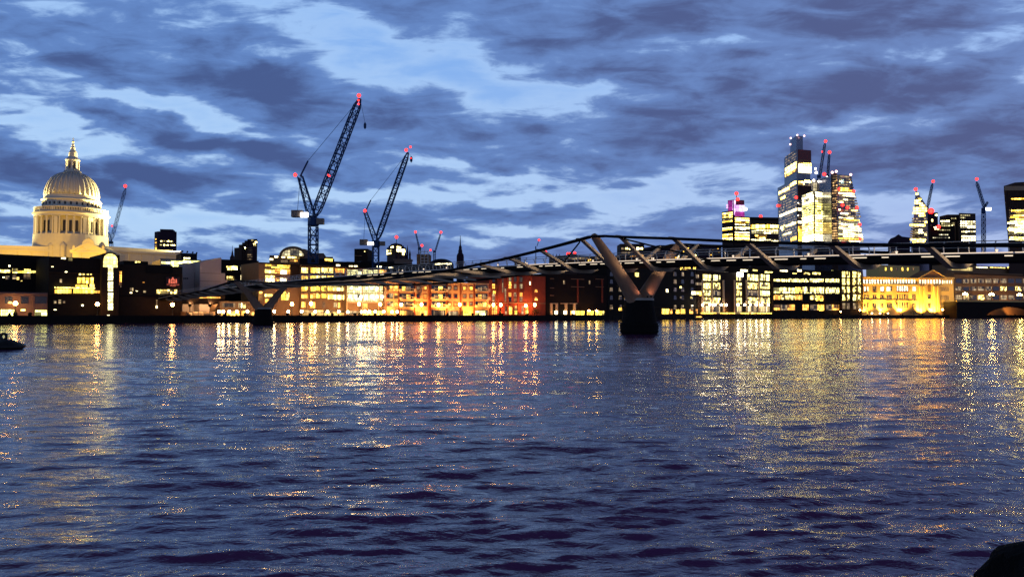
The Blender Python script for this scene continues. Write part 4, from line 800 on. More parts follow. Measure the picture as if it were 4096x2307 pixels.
# yellow glass tower
T = Tower('yellow_lit_tower', 'bright yellow lit glass tower with a floodlit building site on its roof', 'skyscraper', [(3208, 1140), (3258, 1100), (3336, 1122)], 768, glassd, 40)
y = 772
while y < 962:
    if y < 812: m, st = towerD, 11
    elif y < 842: m, st = towerG, 9.5
    elif y < 884: m, st = (towerG if rnd.random() < .5 else towerW), 9.5
    elif y < 925: m, st = towerY, 9.5
    else: m, st = (hot if y > 938 else towerY), 9.5
    T.fr(0, 3210, 3256, y + 1, y + st - 1.5, m, 'window_band', .5); T.fr(1, 3260, 3334, y - 1, y + st - 3.5, m, 'window_band', .5); y += st
Tc = Tower('', '', '', [(3249, 1120), (3304, 1120)], 722, mat('site_concrete', (.5, .45, .36)), 20, root=T.root, part='roof_core'); Tc.rect(3252, 3302, 733, 764, lit('lit_site', (1, .80, .45), .9, 6, 8, .1, .5), 'lit_core', .5)
for x, y, r in ((3262, 675, 3), (3265, 691, 4), (3255, 722, 3.5), (3275, 726, 3), (3285, 727, 3), (3300, 721, 4.5), (3308, 709, 2.8), (3296, 727, 3)): beacon(T.root, x, y, 1112, r * .5, beacw, 'site_lamp')
beacon(T.root, 3297, 697, 1118, 2.6)
# wedge tower
T = Tower('wedge_tower', 'dark wedge tower with a braced brown core and a slanting right edge', 'skyscraper', [(3328, 1085), (3352, 1080)], 692, brownt, 30, part='braced_core')
A, B = T.C[1], (at(3470, 1000, 1096).x, at(3470, 1000, 1096).y); sA, zA = onface(3352, 694, A, B); sT, zT = onface(3406, 702, A, B); sBm, _ = onface(3457, 966, A, B); mb = MB()
slab(mb, A, B, 0, sBm + 4.5, GZ, zT, -45, 0, 0, sT); mb.build('slanting_block', glassd, T.root)
for k in range(27):
    y = 700 + k * 10; T.rect(3330, 3350, y, y + 6, lit('lit_core', (1, .50, .16), .8, 2.2, 4, .35, .9, .22), 'core_landing', .6)
rr_ = [(752, 3360, 3395, towerA), (760, 3354, 3410, towerA), (772, 3354, 3416, towerW), (780, 3356, 3418, towerD), (797, 3372, 3408, towerD), (806, 3354, 3372, towerW), (836, 3354, 3362, towerW), (840, 3404, 3428, towerY), (852, 3360, 3395, towerD)] + [(869 + 8.4 * k, 3354, 3434 + 2 * k, rnd.choice((towerD, towerA, towerD, towerW))) for k in range(12)]
for y, x0, x1, m in rr_: T.rect(x0, min(x1, 3404 + (y - 702) * .19), y, y + 5, m, 'window_band', .5, A, B)
for k in range(16): T.rect(3354, 3404 + k * 2.6, 704 + k * 10.5, 710 + k * 10.5, glim, 'window_band', .35, A, B)
T.rect(3362, 3374, 718, 736, lit('lit_teal', (.55, .9, .85), .6, 3, 4), 'window', .6, A, B); T.rect(3356, 3370, 716 + 6, 728, towerW, 'window', .7, A, B)
for x, y in ((3385, 727), (3397, 727), (3375, 738)): T.rect(x, x + 4, y, y + 5, towerW, 'window', .6, A, B)
for x, y in ((3358, 756), (3414, 765), (3370, 820), (3390, 831), (3428, 831), (3439, 898), (3441, 955)): beacon(T.root, x, y, 1072, 2.3)
for x, y in ((3329, 690), (3345, 686), (3403, 699)): beacon(T.root, x, y, 1078, 1.8, MATS['beacon_white'])
# right group
def outline(pts, d, thick, m, root, name='tower_block'):
    f = [at(x, y, d) for x, y in pts]; mb = MB(); k = (d + thick) / d
    g = [Vector((p.x * k, d + thick, p.z if p.z > 60 else p.z)) for p in f]; n = len(f)
    mb.face([tuple(p) for p in f]); mb.face([tuple(p) for p in reversed(g)])
    for i in range(n): q = (i + 1) % n; mb.face([tuple(f[q]), tuple(f[i]), tuple(g[i]), tuple(g[q])])
    return mb.build(name, m, root)
p = at(3675, 1255, 1150); sc = thing('pointed_tower', 'sharply pointed glass tower with a red beacon on its tip', 'skyscraper', (p.x, p.y, GZ))
outline([(3625, 1258), (3663, 758), (3709, 828), (3722, 1258)], 1150, 40, glassd, sc)
sA_, sB_ = (at(3600, 1000, 1150).x, 1150), (at(3740, 1000, 1150).x, 1150)
T.root_ = None
def sband(root, A, B, x0, x1, y0, y1, m, name='window_band', out=.6):
    pm = (x0 + x1) / 2; a, _ = onface(x0, (y0 + y1) / 2, A, B); b_, _ = onface(x1, (y0 + y1) / 2, A, B); _, zt = onface(pm, y0, A, B); _, zb = onface(pm, y1, A, B)
    mb = MB(); slab(mb, A, B, a, b_, zb, zt, 0, out); return mb.build(name, m, root)
for x0, x1, y0, y1, m in ((3661, 3672, 771, 780, towerY), (3671, 3686, 790, 799, towerY), (3658, 3680, 801, 808, towerY), (3658, 3690, 811, 817, towerY), (3678, 3699, 819, 826, towerY), (3652, 3708, 829, 837, towerY), (3652, 3708, 839, 846, towerY), (3649, 3700, 849, 856, towerY), (3674, 3700, 858, 866, towerY), (3698, 3708, 885, 893, towerY), (3638, 3701, 897, 905, towerY), (3660, 3688, 918, 923, towerD), (3659, 3694, 929, 933, towerD), (3640, 3702, 955, 961, towerY), (3650, 3700, 964, 970, towerY), (3698, 3706, 934, 942, towerW)): sband(sc, sA_, sB_, x0, x1, y0, y1, m)
beacon(sc, 3663, 757, 1150, 2.6)
for k in range(9): sband(sc, sA_, sB_, 3648 - k * 1.2, 3708, 872 + k * 10, 878 + k * 10, glim, 'window_band', .35)

T = Tower('plum_slab_tower', 'narrow plum coloured slab right behind the pointed tower', 'tower', [(3712, 1230), (3754, 1230)], 850, plum, 30); T.rect(3740, 3749, 857, 863, towerW, 'window'); T.rect(3726, 3732, 876, 888, towerW, 'window'); beacon(T.root, 3724, 844, 1120, 4.2); T.rect(3719, 3727, 898, 970, brown, 'lift_shaft', 1.0)
T = Tower('black_low_office', 'black office with faint dotted lights below the brown steel building', 'building', [(3722, 1000), (3820, 1000)], 905, blk, 30)
for x0, x1, y, m in ((3735, 3756, 901 + 6, towerD), (3737, 3757, 914, towerD), (3758, 3800, 918, towerD), (3730, 3798, 948, lit('tower_weak', (1, .85, .5), 1.2, 2.6, 4, .5, .8, .25)), (3756, 3795, 936, MATS['tower_weak'])): T.rect(x0, x1, y, y + 4.5, m, 'window_band')
beacon(T.root, 3754, 908, 995, 2.6)
T = Tower('brown_steel_building', 'brown stepped building with white dotted floors left of the white-lit tower', 'building', [(3760, 1070), (3842, 1070)], 872, brownt, 30)
T.rect(3790, 3840, 858, 872, brownt, 'roof_plant', 0, out0=-20)
for x0, x1, y in ((3762, 3798, 882), (3764, 3802, 892), (3760, 3802, 900), (3805, 3824, 872), (3808, 3822, 890), (3808, 3822, 898)): T.rect(x0, x1, y, y + 5, towerD, 'window_band')
for x in (3820, 3833): T.rect(x - 2, x + 2, 885, 968, brown, 'lit_column', 1.2)
T = Tower('white_grid_tower', 'brown tower with a regular grid of white lit windows left of the thin crane', 'tower', [(3838, 1045), (3905, 1050)], 854, brownt, 30)
for y in (859, 868): T.rect(3840, 3862 if y > 860 else 3880, y, y + 5, towerD, 'window_band')
for y in (884, 892, 900, 908, 924, 943, 951, 959): T.rect(3846 if y > 920 else 3842, 3903, y, y + 5.5, lit('tower_grid', (1, .80, .40), 8, 4.2, 4.5, .22, .6, .3), 'window_band')
T = Tower('flared_tower', 'broad dark tower flaring upward with a pale brown crown, cut by the right edge', 'skyscraper', [(4034, 850), (4190, 850)], 960, brownt, 40)
outline([(4034, 968), (4015, 744), (4060, 730), (4200, 722), (4190, 968)], 850, 40, brownt, T.root)
A, B = (at(4010, 900, 850).x, 850), (at(4200, 900, 850).x, 850)
o = sband(T.root, A, B, 4018, 4196, 745, 762, mat('pale_brown_crown', (.30, .20, .12)), 'crown_band', .8)
for y, x0, m in ((806 - 14, 4044, towerA), (840, 4044, towerA), (850, 4062, towerY), (860, 4042, towerY), (866, 4040, towerA), (875, 4062, towerY), (884, 4040, towerY), (890, 4028, towerW), (906, 4034, towerD), (919, 4034, towerW), (932, 4034, towerD), (899, 4060, towerD), (913, 4030, towerY), (925, 4056, towerY), (948, 4036, towerY), (957, 4036, towerW)): sband(T.root, A, B, x0, 4190, y, y + 6, m)
for k in range(12): sband(T.root, A, B, 4036, 4190, 838 + k * 10.5, 844 + k * 10.5, glim, 'window_band', .4)
for x in range(4024, 4190, 7): sband(T.root, A, B, x, x + 1.6, 764, 835, brownt, 'fin', .7)
tn = thing('tent_roofed_block', 'low dark block with a pointed tent-like roof left of the pointed tower', 'building', tuple(at(3595, 975, 900)))
outline([(3552, 1200), (3552, 968), (3562, 954), (3578, 948), (3594, 937), (3608, 946), (3640, 950), (3640, 1200)], 900, 30, plum, tn)
# ------------------------------------------------------------------ cathedral
d0 = 480.0; cc = at(284, 1000, d0); cx0, cy0 = cc.x, cc.y
stone = mat('portland_stone', (.58, .53, .43), .8, var=.10, bump=.2); lead = mat('lead_roof', (.50, .47, .41), .7, 0, .12)
def zy(y): return at(284, y, d0).z
def m_(px): return px * d0 / FPX * .868      # a round body far off the lens axis is drawn wider than it is
ca = thing('cathedral', 'great floodlit domed cathedral with a columned drum and tall lantern', 'cathedral', (cx0, cy0, GZ))
c2 = (cx0, cy0)
mb = MB(); mb.lathe([(m_(153), GZ), (m_(153), zy(985)), (m_(151), zy(946)), (m_(147), zy(944))], c2, 64); mb.build('drum_base', stone, ca, smooth=False)
mb = MB(); mb.lathe([(m_(122), zy(948)), (m_(122), zy(876))], c2, 64); core = mb.build('drum_core', stone, ca)
for k in range(32):
    a = 2 * math.pi * (k + .5) / 32; r = m_(146)
    if k % 4 == 0:
        mb = MB(); mb.box((cx0 + m_(134) * math.cos(a), cy0 + m_(134) * math.sin(a), (zy(946) + zy(879)) / 2), (m_(30), m_(15), zy(879) - zy(946)), a); mb.build('niche_pier', stone, ca)
    else:
        mb = MB(); x, y = cx0 + m_(122.6) * math.cos(a), cy0 + m_(122.6) * math.sin(a); mb.box((x, y, (zy(935) + zy(892)) / 2), (.5, m_(11), zy(892) - zy(935)), a); mb.build('drum_window', mat('drum_glass', (.02, .015, .01), .4), core)
    mb = MB(); a2 = a + math.pi / 32; mb.lathe([(m_(5.2), zy(946)), (m_(5.2), zy(943)), (m_(3.9), zy(942)), (m_(3.4), zy(881)), (m_(5), zy(879)), (m_(5), zy(877))], (cx0 + r * math.cos(a2), cy0 + r * math.sin(a2)), 10); mb.build('column', stone, ca)
mb = MB(); mb.lathe([(m_(146), zy(877)), (m_(150), zy(876)), (m_(150), zy(868)), (m_(156), zy(865)), (m_(157), zy(861)), (m_(149), zy(860)), (m_(149), zy(856)), (m_(120), zy(855))], c2, 64); mb.build('entablature', stone, ca)
mb = MB(); mb.lathe([(m_(149), zy(843.5)), (m_(151), zy(843)), (m_(151), zy(840.5)), (m_(146), zy(840))], c2, 64); bal = mb.build('balustrade', stone, ca)
for k in range(96):
    a = 2 * math.pi * k / 96; mb = MB(); mb.box((cx0 + m_(149) * math.cos(a), cy0 + m_(149) * math.sin(a), (zy(856) + zy(843)) / 2), (m_(2.5), m_(4 if k % 6 else 9), zy(843) - zy(856)), a); mb.build('baluster', stone, bal)
mb = MB(); mb.lathe([(m_(121), zy(856)), (m_(121), zy(842)), (m_(117), zy(840)), (m_(117), zy(812)), (m_(122), zy(810)), (m_(122), zy(806)), (m_(113), zy(803)), (m_(113), zy(795)), (m_(110), zy(792)), (m_(110), zy(789))], c2, 64); att = mb.build('attic', stone, ca)
for k in range(32):
    a = 2 * math.pi * (k + .5) / 32; mb = MB(); mb.box((cx0 + m_(117.2) * math.cos(a), cy0 + m_(117.2) * math.sin(a), (zy(830) + zy(819)) / 2), (.5, m_(7), zy(819) - zy(830)), a); mb.build('attic_window', MATS['drum_glass'], att)
    mb = MB(); a += math.pi / 32; mb.box((cx0 + m_(118) * math.cos(a), cy0 + m_(118) * math.sin(a), (zy(840) + zy(812)) / 2), (m_(3), m_(5), zy(812) - zy(840)), a); mb.build('attic_pilaster', stone, att)
prof = [(109, 788), (107, 768), (101.5, 750), (94, 735), (83, 720), (70, 709), (55, 700.5), (40, 695), (33, 692)]
mb = MB(); mb.lathe([(m_(r), zy(y)) for r, y in prof], c2, 64); dome = mb.build('dome', lead, ca, smooth=True)
for k in range(32):
    a = 2 * math.pi * k / 32; mb = MB(); n = len(prof) - 1
    mb.tube([(cx0 + m_(r + 1.0) * math.cos(a), cy0 + m_(r + 1.0) * math.sin(a), zy(y)) for r, y in prof], [m_(4.6 * (.35 + .65 * r / 109)) for r, y in prof], 6, up=(-math.sin(a), math.cos(a), 0)); mb.build('dome_rib', lead, dome, smooth=True)
mb = MB(); mb.lathe([(m_(33), zy(694)), (m_(35), zy(689)), (m_(36), zy(685)), (m_(30), zy(683))], c2, 32); lan = mb.build('lantern_gallery', stone, ca)
mb = MB(); mb.lathe([(m_(20), zy(684)), (m_(20), zy(646))], c2, 16); lc = mb.build('lantern', stone, ca)
for k in range(8):
    a = 2 * math.pi * (k + .5) / 8
    mb = MB(); mb.box((cx0 + m_(24) * math.cos(a), cy0 + m_(24) * math.sin(a), (zy(683) + zy(644)) / 2), (m_(8), m_(9), zy(644) - zy(683)), a); mb.build('lantern_buttress', stone, lc)
    a += math.pi / 8; mb = MB(); mb.box((cx0 + m_(20.2) * math.cos(a), cy0 + m_(20.2) * math.sin(a), (zy(675) + zy(652)) / 2), (.4, m_(6), zy(652) - zy(675)), a); mb.build('lantern_opening', MATS['drum_glass'], lc)
mb = MB(); mb.lathe([(m_(29), zy(646)), (m_(30), zy(642)), (m_(29), zy(639)), (m_(23), zy(634)), (m_(18), zy(628)), (m_(17), zy(612)), (m_(15), zy(607)), (m_(10), zy(601)), (m_(9.5), zy(594)), (m_(10.5), zy(592)), (m_(6), zy(586)), (m_(5), zy(578)), (m_(2.5), zy(573))], c2, 16); mb.build('lantern_spire', stone, ca, smooth=False)
gild = mat('gilded_metal', (.75, .62, .30), .35, .7)
mb = MB(); mb.ball((cx0, cy0, zy(568)), m_(5.5), 12, 8); orb = mb.build('golden_ball', gild, ca, smooth=True)
mb = MB(); mb.box((cx0, cy0, (zy(563) + zy(551)) / 2), (m_(2), m_(2), zy(551) - zy(563))); mb.box((cx0, cy0, zy(557)), (m_(8), m_(1.8), m_(2))); mb.build('cross', gild, orb)
# nave, choir and south transept
class _C(Bld): pass
def wing(px0, d0_, px1, d1_, y0, y1, deep, name):
    a, b_ = at(px0, 1000, d0_), at(px1, 1000, d1_); A, B = (a.x, a.y), (b_.x, b_.y); L, ex, ey, nx, ny = strip_frame(A, B); zt = at((px0 + px1) / 2, (y0 + y1) / 2, (d0_ + d1_) / 2).z
    mb = MB(); mb.prism([A, B, (B[0] - nx * deep, B[1] - ny * deep), (A[0] - nx * deep, A[1] - ny * deep)], GZ, zt); w = mb.build(name, stone, ca)
    for zz, o, h in ((0, .9, 1.0), (-6.5, .7, .8)): mb = MB(); slab(mb, A, B, -1, L + 1, zt + zz - h, zt + zz + .15, -.5, o); mb.build('cornice', stone, w)
    n = int(L / 7)
    for k in range(n):
        mb = MB(); s_ = (k + .5) * L / n; slab(mb, A, B, s_ - .6, s_ + .6, GZ, zt - 1.4, -.2, .45); mb.build('pilaster', stone, w)
    mb = MB(); slab(mb, A, B, 0, L, zt + .1, zt + 2.2, -.6, .1); mb.build('parapet', stone, w); return A, B, w, zt
_, _, _, ztn = wing(-260, 440, 262, 462, 992, 1000, 34, 'nave'); _, _, _, ztc = wing(398, 470, 728, 512, 1004, 1012, 34, 'choir')
A, B, w, zt = wing(290, 446, 418, 448, 1005, 1006, 30, 'south_transept')
L, ex, ey, nx, ny = strip_frame(A, B); zp = at(354, 975, 447).z; mb = MB(); slab(mb, A, B, 0, L, zt, zp, -28, .3, L / 2 - .1, L / 2 + .1); ped = mb.build('pediment', stone, ca)
for s0, z0, s1, z1 in ((-1, zt, L / 2, zp + .5), (L + 1, zt, L / 2, zp + .5)):
    mb = MB(); mb.tube([(A[0] + ex * s + nx * .6, A[1] + ey * s + ny * .6, z) for s, z in ((s0, z0), (s1, z1))], .75, 4); mb.build('raking_cornice', stone, ped)
mb = MB(); mb.lathe([(3.2, 0), (3.4, .3), (3.2, .5)], (0, 0), 24)
mb.v = [(A[0] + ex * (L / 2 + x) + nx * (.3 + z), A[1] + ey * (L / 2 + x) + ny * (.3 + z), zt + 4.2 + y) for x, y, z in mb.v]; mb.build('roundel', stone, ped)
mb = MB(); slab(mb, A, B, L * .52, L * .72, GZ + 18, zt - 5.2, 0, .2); mb.build('transept_window', MATS['drum_glass'], w)
for s_ in (.04, .5, .96):
    mb = MB(); x, y = A[0] + ex * L * s_, A[1] + ey * L * s_; z = zt if s_ != .5 else zp; mb.lathe([(.8, z), (.7, z + 1.2), (.95, z + 1.4), (.8, z + 3.0), (.5, z + 3.6), (.1, z + 3.9)], (x, y), 8); mb.build('statue', stone, ped)
for px in (205, 252, 408):
    p = at(px, 985, 460); mb = MB(); mb.lathe([(1.6, p.z - 8), (1.6, p.z), (1.9, p.z + .2), (1.4, p.z + 1.4), (.2, p.z + 2.8)], (p.x, p.y), 10); mb.build('roof_turret', stone, ca)
# floodlights of the cathedral: real fittings on the roofs round the dome
def flood(x, y, z, tx, ty, tz, power, ang, label, col=(1, .80, .31), group='cathedral floodlights', blend=.5, size=.5, fs=1.0, foot=None):
    f = thing('floodlight', label, 'floodlight', (x, y, z), group)
    d = (Vector((tx, ty, tz)) - Vector((x, y, z))).normalized()
    mb = MB(); mb.tube([Vector((x, y, z)) - d * .9 * fs, Vector((x, y, z)) - d * .1 * fs], [.45 * fs, .7 * fs], 10); mb.build('lamp_housing', MATS['cable_steel'], f)
    mb = MB(); mb.tube([(x, y, z - 2.2 * fs if foot is None else foot), (x, y, z - .6 * fs)], .14 * fs, 6); mb.build('bracket', MATS['cable_steel'], f)
    ld = bpy.data.lights.new('flood_beam', 'SPOT'); ld.energy = power; ld.spot_size = R(ang); ld.spot_blend = blend; ld.color = col; ld.shadow_soft_size = size
    lo = bpy.data.objects.new('flood_beam', ld); COL.objects.link(lo); lo.parent = f; lo.location = d * .3; lo.rotation_euler = d.to_track_quat('-Z', 'Y').to_euler()
dz0 = zy(1000)
FL = [(-70, 6, ztn + 2.2, -14, 0, zy(835), .42, 30), (-70, 2, ztn + 2.2, -22, 0, zy(905), .26, 44), (-72, 11, ztn + 2.2, -8, 0, zy(735), 1.0, 36), (-72, 8, ztn + 2.2, 0, 0, zy(650), .8, 22), (58, 34, ztc + 2.2, 14, 0, zy(835), .36, 34), (60, 38, ztc + 2.2, 8, 0, zy(735), .85, 38), (56, 31, ztc + 2.2, 22, 0, zy(915), .22, 46), (61, 42, ztc + 2.2, 0, 0, zy(650), .45, 22)]
for i, (dx_, dy_, z, tx, ty, tz, k, an_) in enumerate(FL):
    flood(cx0 + dx_, cy0 + dy_, z, cx0 + tx, cy0 + ty, tz, 2000000 * k, an_, ('hooded roof floodlight aimed up at the dome from the nave' if dx_ < 0 else 'hooded roof floodlight aimed up at the dome from the choir'))
for px, k in ((-60, 1), (60, 1), (165, 1), (300, .9), (350, .9), (450, .6), (560, .6), (660, .6)):
    p = at(px, 1046, 424); q = at(px + 8, 1004, 462)
    flood(p.x, p.y, p.z, q.x, q.y, q.z, 24000 * k, 115, 'hooded street floodlight washing the golden cathedral wall', (1, .55, .03), foot=GZ)
# ------------------------------------------------------------------ cranes
crn = mat('crane_steel', (.02, .045, .11), .7, 0); cab = mat('crane_cab', (.16, .12, .09), .6)
def lattice(mb, p, q, w0, w1, n, r, taper_end=0.0):
    p, q = Vector(p), Vector(q); d = (q - p).normalized(); a = d.cross(Vector((0, 1, 0))).normalized(); b_ = d.cross(a)
    L = (q - p).length; ring = []
    for i in range(n + 1):
        f = i / n; w = w0 + (w1 - w0) * f
        if taper_end: w *= min(1, .25 + f / taper_end, .25 + (1 - f) / taper_end)
        c = p + d * (L * f); ring.append([c + a * w * x + b_ * w * y for x, y in ((-.5, -.5), (.5, -.5), (.5, .5), (-.5, .5))])
    for k in range(4): mb.tube([g_[k] for g_ in ring], r, 4, cap=False)
    for i in range(n):
        for k in range(4):
            u, v = ring[i][k], ring[i + 1][(k + 1) % 4]; 
            if (i + k) % 2: u, v = ring[i][(k + 1) % 4], ring[i + 1][k]
            mb.tube([u, v], r * .6, 3, cap=False); mb.tube([ring[i][k], ring[i][(k + 1) % 4]], r * .6, 3, cap=False)
def crane(label, d, mast, slew, top_jib, aft, jibw, mastw, counter=None, lamps=(), ball=None, r=.22, group=None, cabpx=None, flood_=None, rope=True):
    """tower crane: mast (px,y foot,y top), slewing ring, luffing jib tip, back mast tip, ballast box"""
    P = lambda x, y: at(x, y, d); k = d / FPX
    foot, top = P(mast[0], mast[1]), P(mast[0], mast[2]); c = thing('tower_crane', label, 'crane', (foot.x, foot.y, foot.z), group)
    mb = MB(); lattice(mb, foot - Vector((0, 0, 6)), top, mastw, mastw, max(3, int((top.z - foot.z + 6) / (mastw * 1.1))), r * 1.1); mb.build('mast', crn, c)
    s_ = P(*slew); mb = MB(); mb.lathe([(mastw * .62, top.z), (mastw * .75, top.z + .6), (mastw * .7, s_.z)], (top.x, top.y), 10); mb.build('slewing_platform', crn, c)
    if cabpx: q = P(*cabpx); mb = MB(); mb.box((q.x, q.y - mastw * .3, q.z), (mastw * .9, mastw * .7, mastw * .75)); mb.build('cab', cab, c)
    tip = P(*top_jib); mb = MB(); lattice(mb, s_, tip, jibw, jibw * .85, max(6, int((tip - s_).length / (jibw * 1.15))), r, .10); jb = mb.build('jib', crn, c)
    if aft:
        af = P(*aft); mb = MB(); lattice(mb, Vector((s_.x - mastw * .25, s_.y, s_.z)), af, jibw * .95, jibw * .6, max(4, int((af - s_).length / (jibw * 1.2))), r * .9); mb.build('back_mast', crn, c)
        if rope: mb = MB(); mid = P(aft[0] + (top_jib[0] - aft[0]) * .13, aft[1] + (top_jib[1] - aft[1]) * .2); mb.tube([af, mid], r * 1.3, 4); mb.tube([mid, tip], r * .35, 3); mb.build('pendant_rope', crn, c)
    if counter:
        x0, x1, y0, y1 = counter; a_, b_ = P(x0, y1), P(x1, y0); mb = MB(); mb.box(((a_.x + b_.x) / 2, a_.y, (a_.z + b_.z) / 2), (b_.x - a_.x, mastw * .9, b_.z - a_.z)); cw = mb.build('ballast_box', cab, c)
        mb = MB(); mb.box(((b_.x + s_.x) / 2, a_.y, a_.z + .5), (s_.x - b_.x, mastw * .6, .8)); mb.build('counter_arm', crn, cw)
        if aft and rope: mb = MB(); mb.tube([P(*aft), P((x0 + x1) / 2, y0)], r * .35, 3); mb.build('tie_rope', crn, c)
    if flood_: q0, q1 = P(flood_[0], flood_[3]), P(flood_[1], flood_[2]); mb = MB(); mb.box(((q0.x + q1.x) / 2, q0.y - mastw * .6, (q0.z + q1.z) / 2), (q1.x - q0.x, .5, q1.z - q0.z)); mb.build('work_lamp', glow('work_lamp', (1, .96, .88), 10, False), c)
    for x, y, rr in lamps: q = P(x, y); mb = MB(); mb.ball((q.x, q.y - jibw * .4, q.z), rr * k, 8, 6); mb.build('beacon', beac, c)
    if ball:
        q, tq = P(*ball), P(top_jib[0] + 20, top_jib[1]); mb = MB(); mb.lathe([(.1, q.z - 2.2), (.7, q.z - 1.4), (.8, q.z + .6), (.3, q.z + 1.6)], (q.x, q.y), 8); h = mb.build('hook_block', crn, c); mb = MB(); mb.tube([(q.x, q.y, q.z + 1.5), tip], r * .25, 3); mb.build('hoist_rope', crn, h)
crane('tallest luffing crane with a long raised jib and red beacons', 430, (1253, 1010, 905), (1256, 872), (1440, 395), (1201, 706), 4.1, 4.3, (1168, 1212, 842, 869), ((1438, 386, 8), (1184, 702, 7.5), (1436, 405, 4), (1437, 420, 4), (1320, 706, 4), (1315, 702, 3)), (1460, 502), .40, 'luffing cranes over the rooftops', (1284, 887), (1207, 1237, 853, 871))
crane('shorter luffing crane on a thin lattice mast right of the tallest crane', 450, (1503, 1046, 990), (1508, 962), (1632, 610), (1461, 848), 2.8, 3.3, (1440, 1470, 958, 980), ((1626, 602, 6.5), (1461, 844, 6.5), (1643, 590, 4.5), (1645, 634, 2.5)), (1645, 636), .32, 'luffing cranes over the rooftops', (1531, 975), (1474, 1497, 970, 981))
crane('slender distant crane beside the cathedral drum with a red tip beacon', 620, (443, 1012, 975), (444, 965), (503, 752), (436, 930), 1.9, 2.6, None, ((503, 745, 6.5), (450, 904, 3.5)), None, .14, 'distant cranes', None, None, False)
crane('tiny pale crane leaning left behind the scaffolded block', 760, (1678, 1040, 1000), (1676, 988), (1663, 932), None, 1.2, 2.2, None, ((1662, 928, 5), (1688, 982, 5)), None, .22, 'distant cranes')
crane('tiny pale crane leaning right behind the dark dome roof', 760, (1738, 1040, 1010), (1742, 1002), (1762, 935), None, 1.2, 2.0, None, ((1764, 929, 5), (1722, 1000, 4)), None, .22, 'distant cranes')
crane('hair-thin crane mast with one red beacon above the bridge cable', 800, (2143, 1050, 1000), (2148, 985), (2155, 962), None, .7, .8, None, ((2156, 960, 4.5),), None, .12, 'distant cranes')
crane('thin crane with a red tip rising behind the yellow tower, the taller of two there', 1160, (3276, 735, 712), (3280, 700), (3300, 572), None, 3.0, 4.0, None, ((3301, 566, 6), (3287, 608, 3)), None, .35, 'cranes among the city towers')
crane('thin upright crane with a red tip behind the yellow tower, the lower of two there', 1160, (3310, 735, 712), (3311, 700), (3317, 617), None, 2.6, 3.6, None, ((3317, 610, 6.5),), None, .35, 'cranes among the city towers')
crane('thin crane rising from behind the pointed tower', 1180, (3708, 850, 838), (3711, 826), (3730, 734), None, 2.8, 3.4, None, ((3731, 726, 6), (3724, 844, 7)), None, .35, 'cranes among the city towers')
crane('thin pale crane standing free left of the flared tower', 980, (3934, 990, 855), (3938, 832), (3906, 727), (3951, 808), 2.6, 3.4, None, ((3905, 717, 6),), None, .35, 'cranes among the city towers', None, (3940, 3960, 832, 842), False)
# red site lights near the gothic church
rs = thing('site_light_mast', 'cluster of red site lights on a short mast behind the gothic church', 'lamp', tuple(at(2280, 1040, 640)))
for x, y in ((2271, 1015), (2278, 1015), (2299, 1012), (2183, 1008)): beacon(rs, x, y, 640, 1.2)
mb = MB(); p = at(2287, 1040, 640); mb.box((p.x, p.y, at(2287, 1022, 640).z), (8, 3, 3)); mb.tube([(p.x, p.y, GZ), (p.x, p.y, at(2287, 1018, 640).z)], .4, 5); mb.build('mast', brownt, rs)
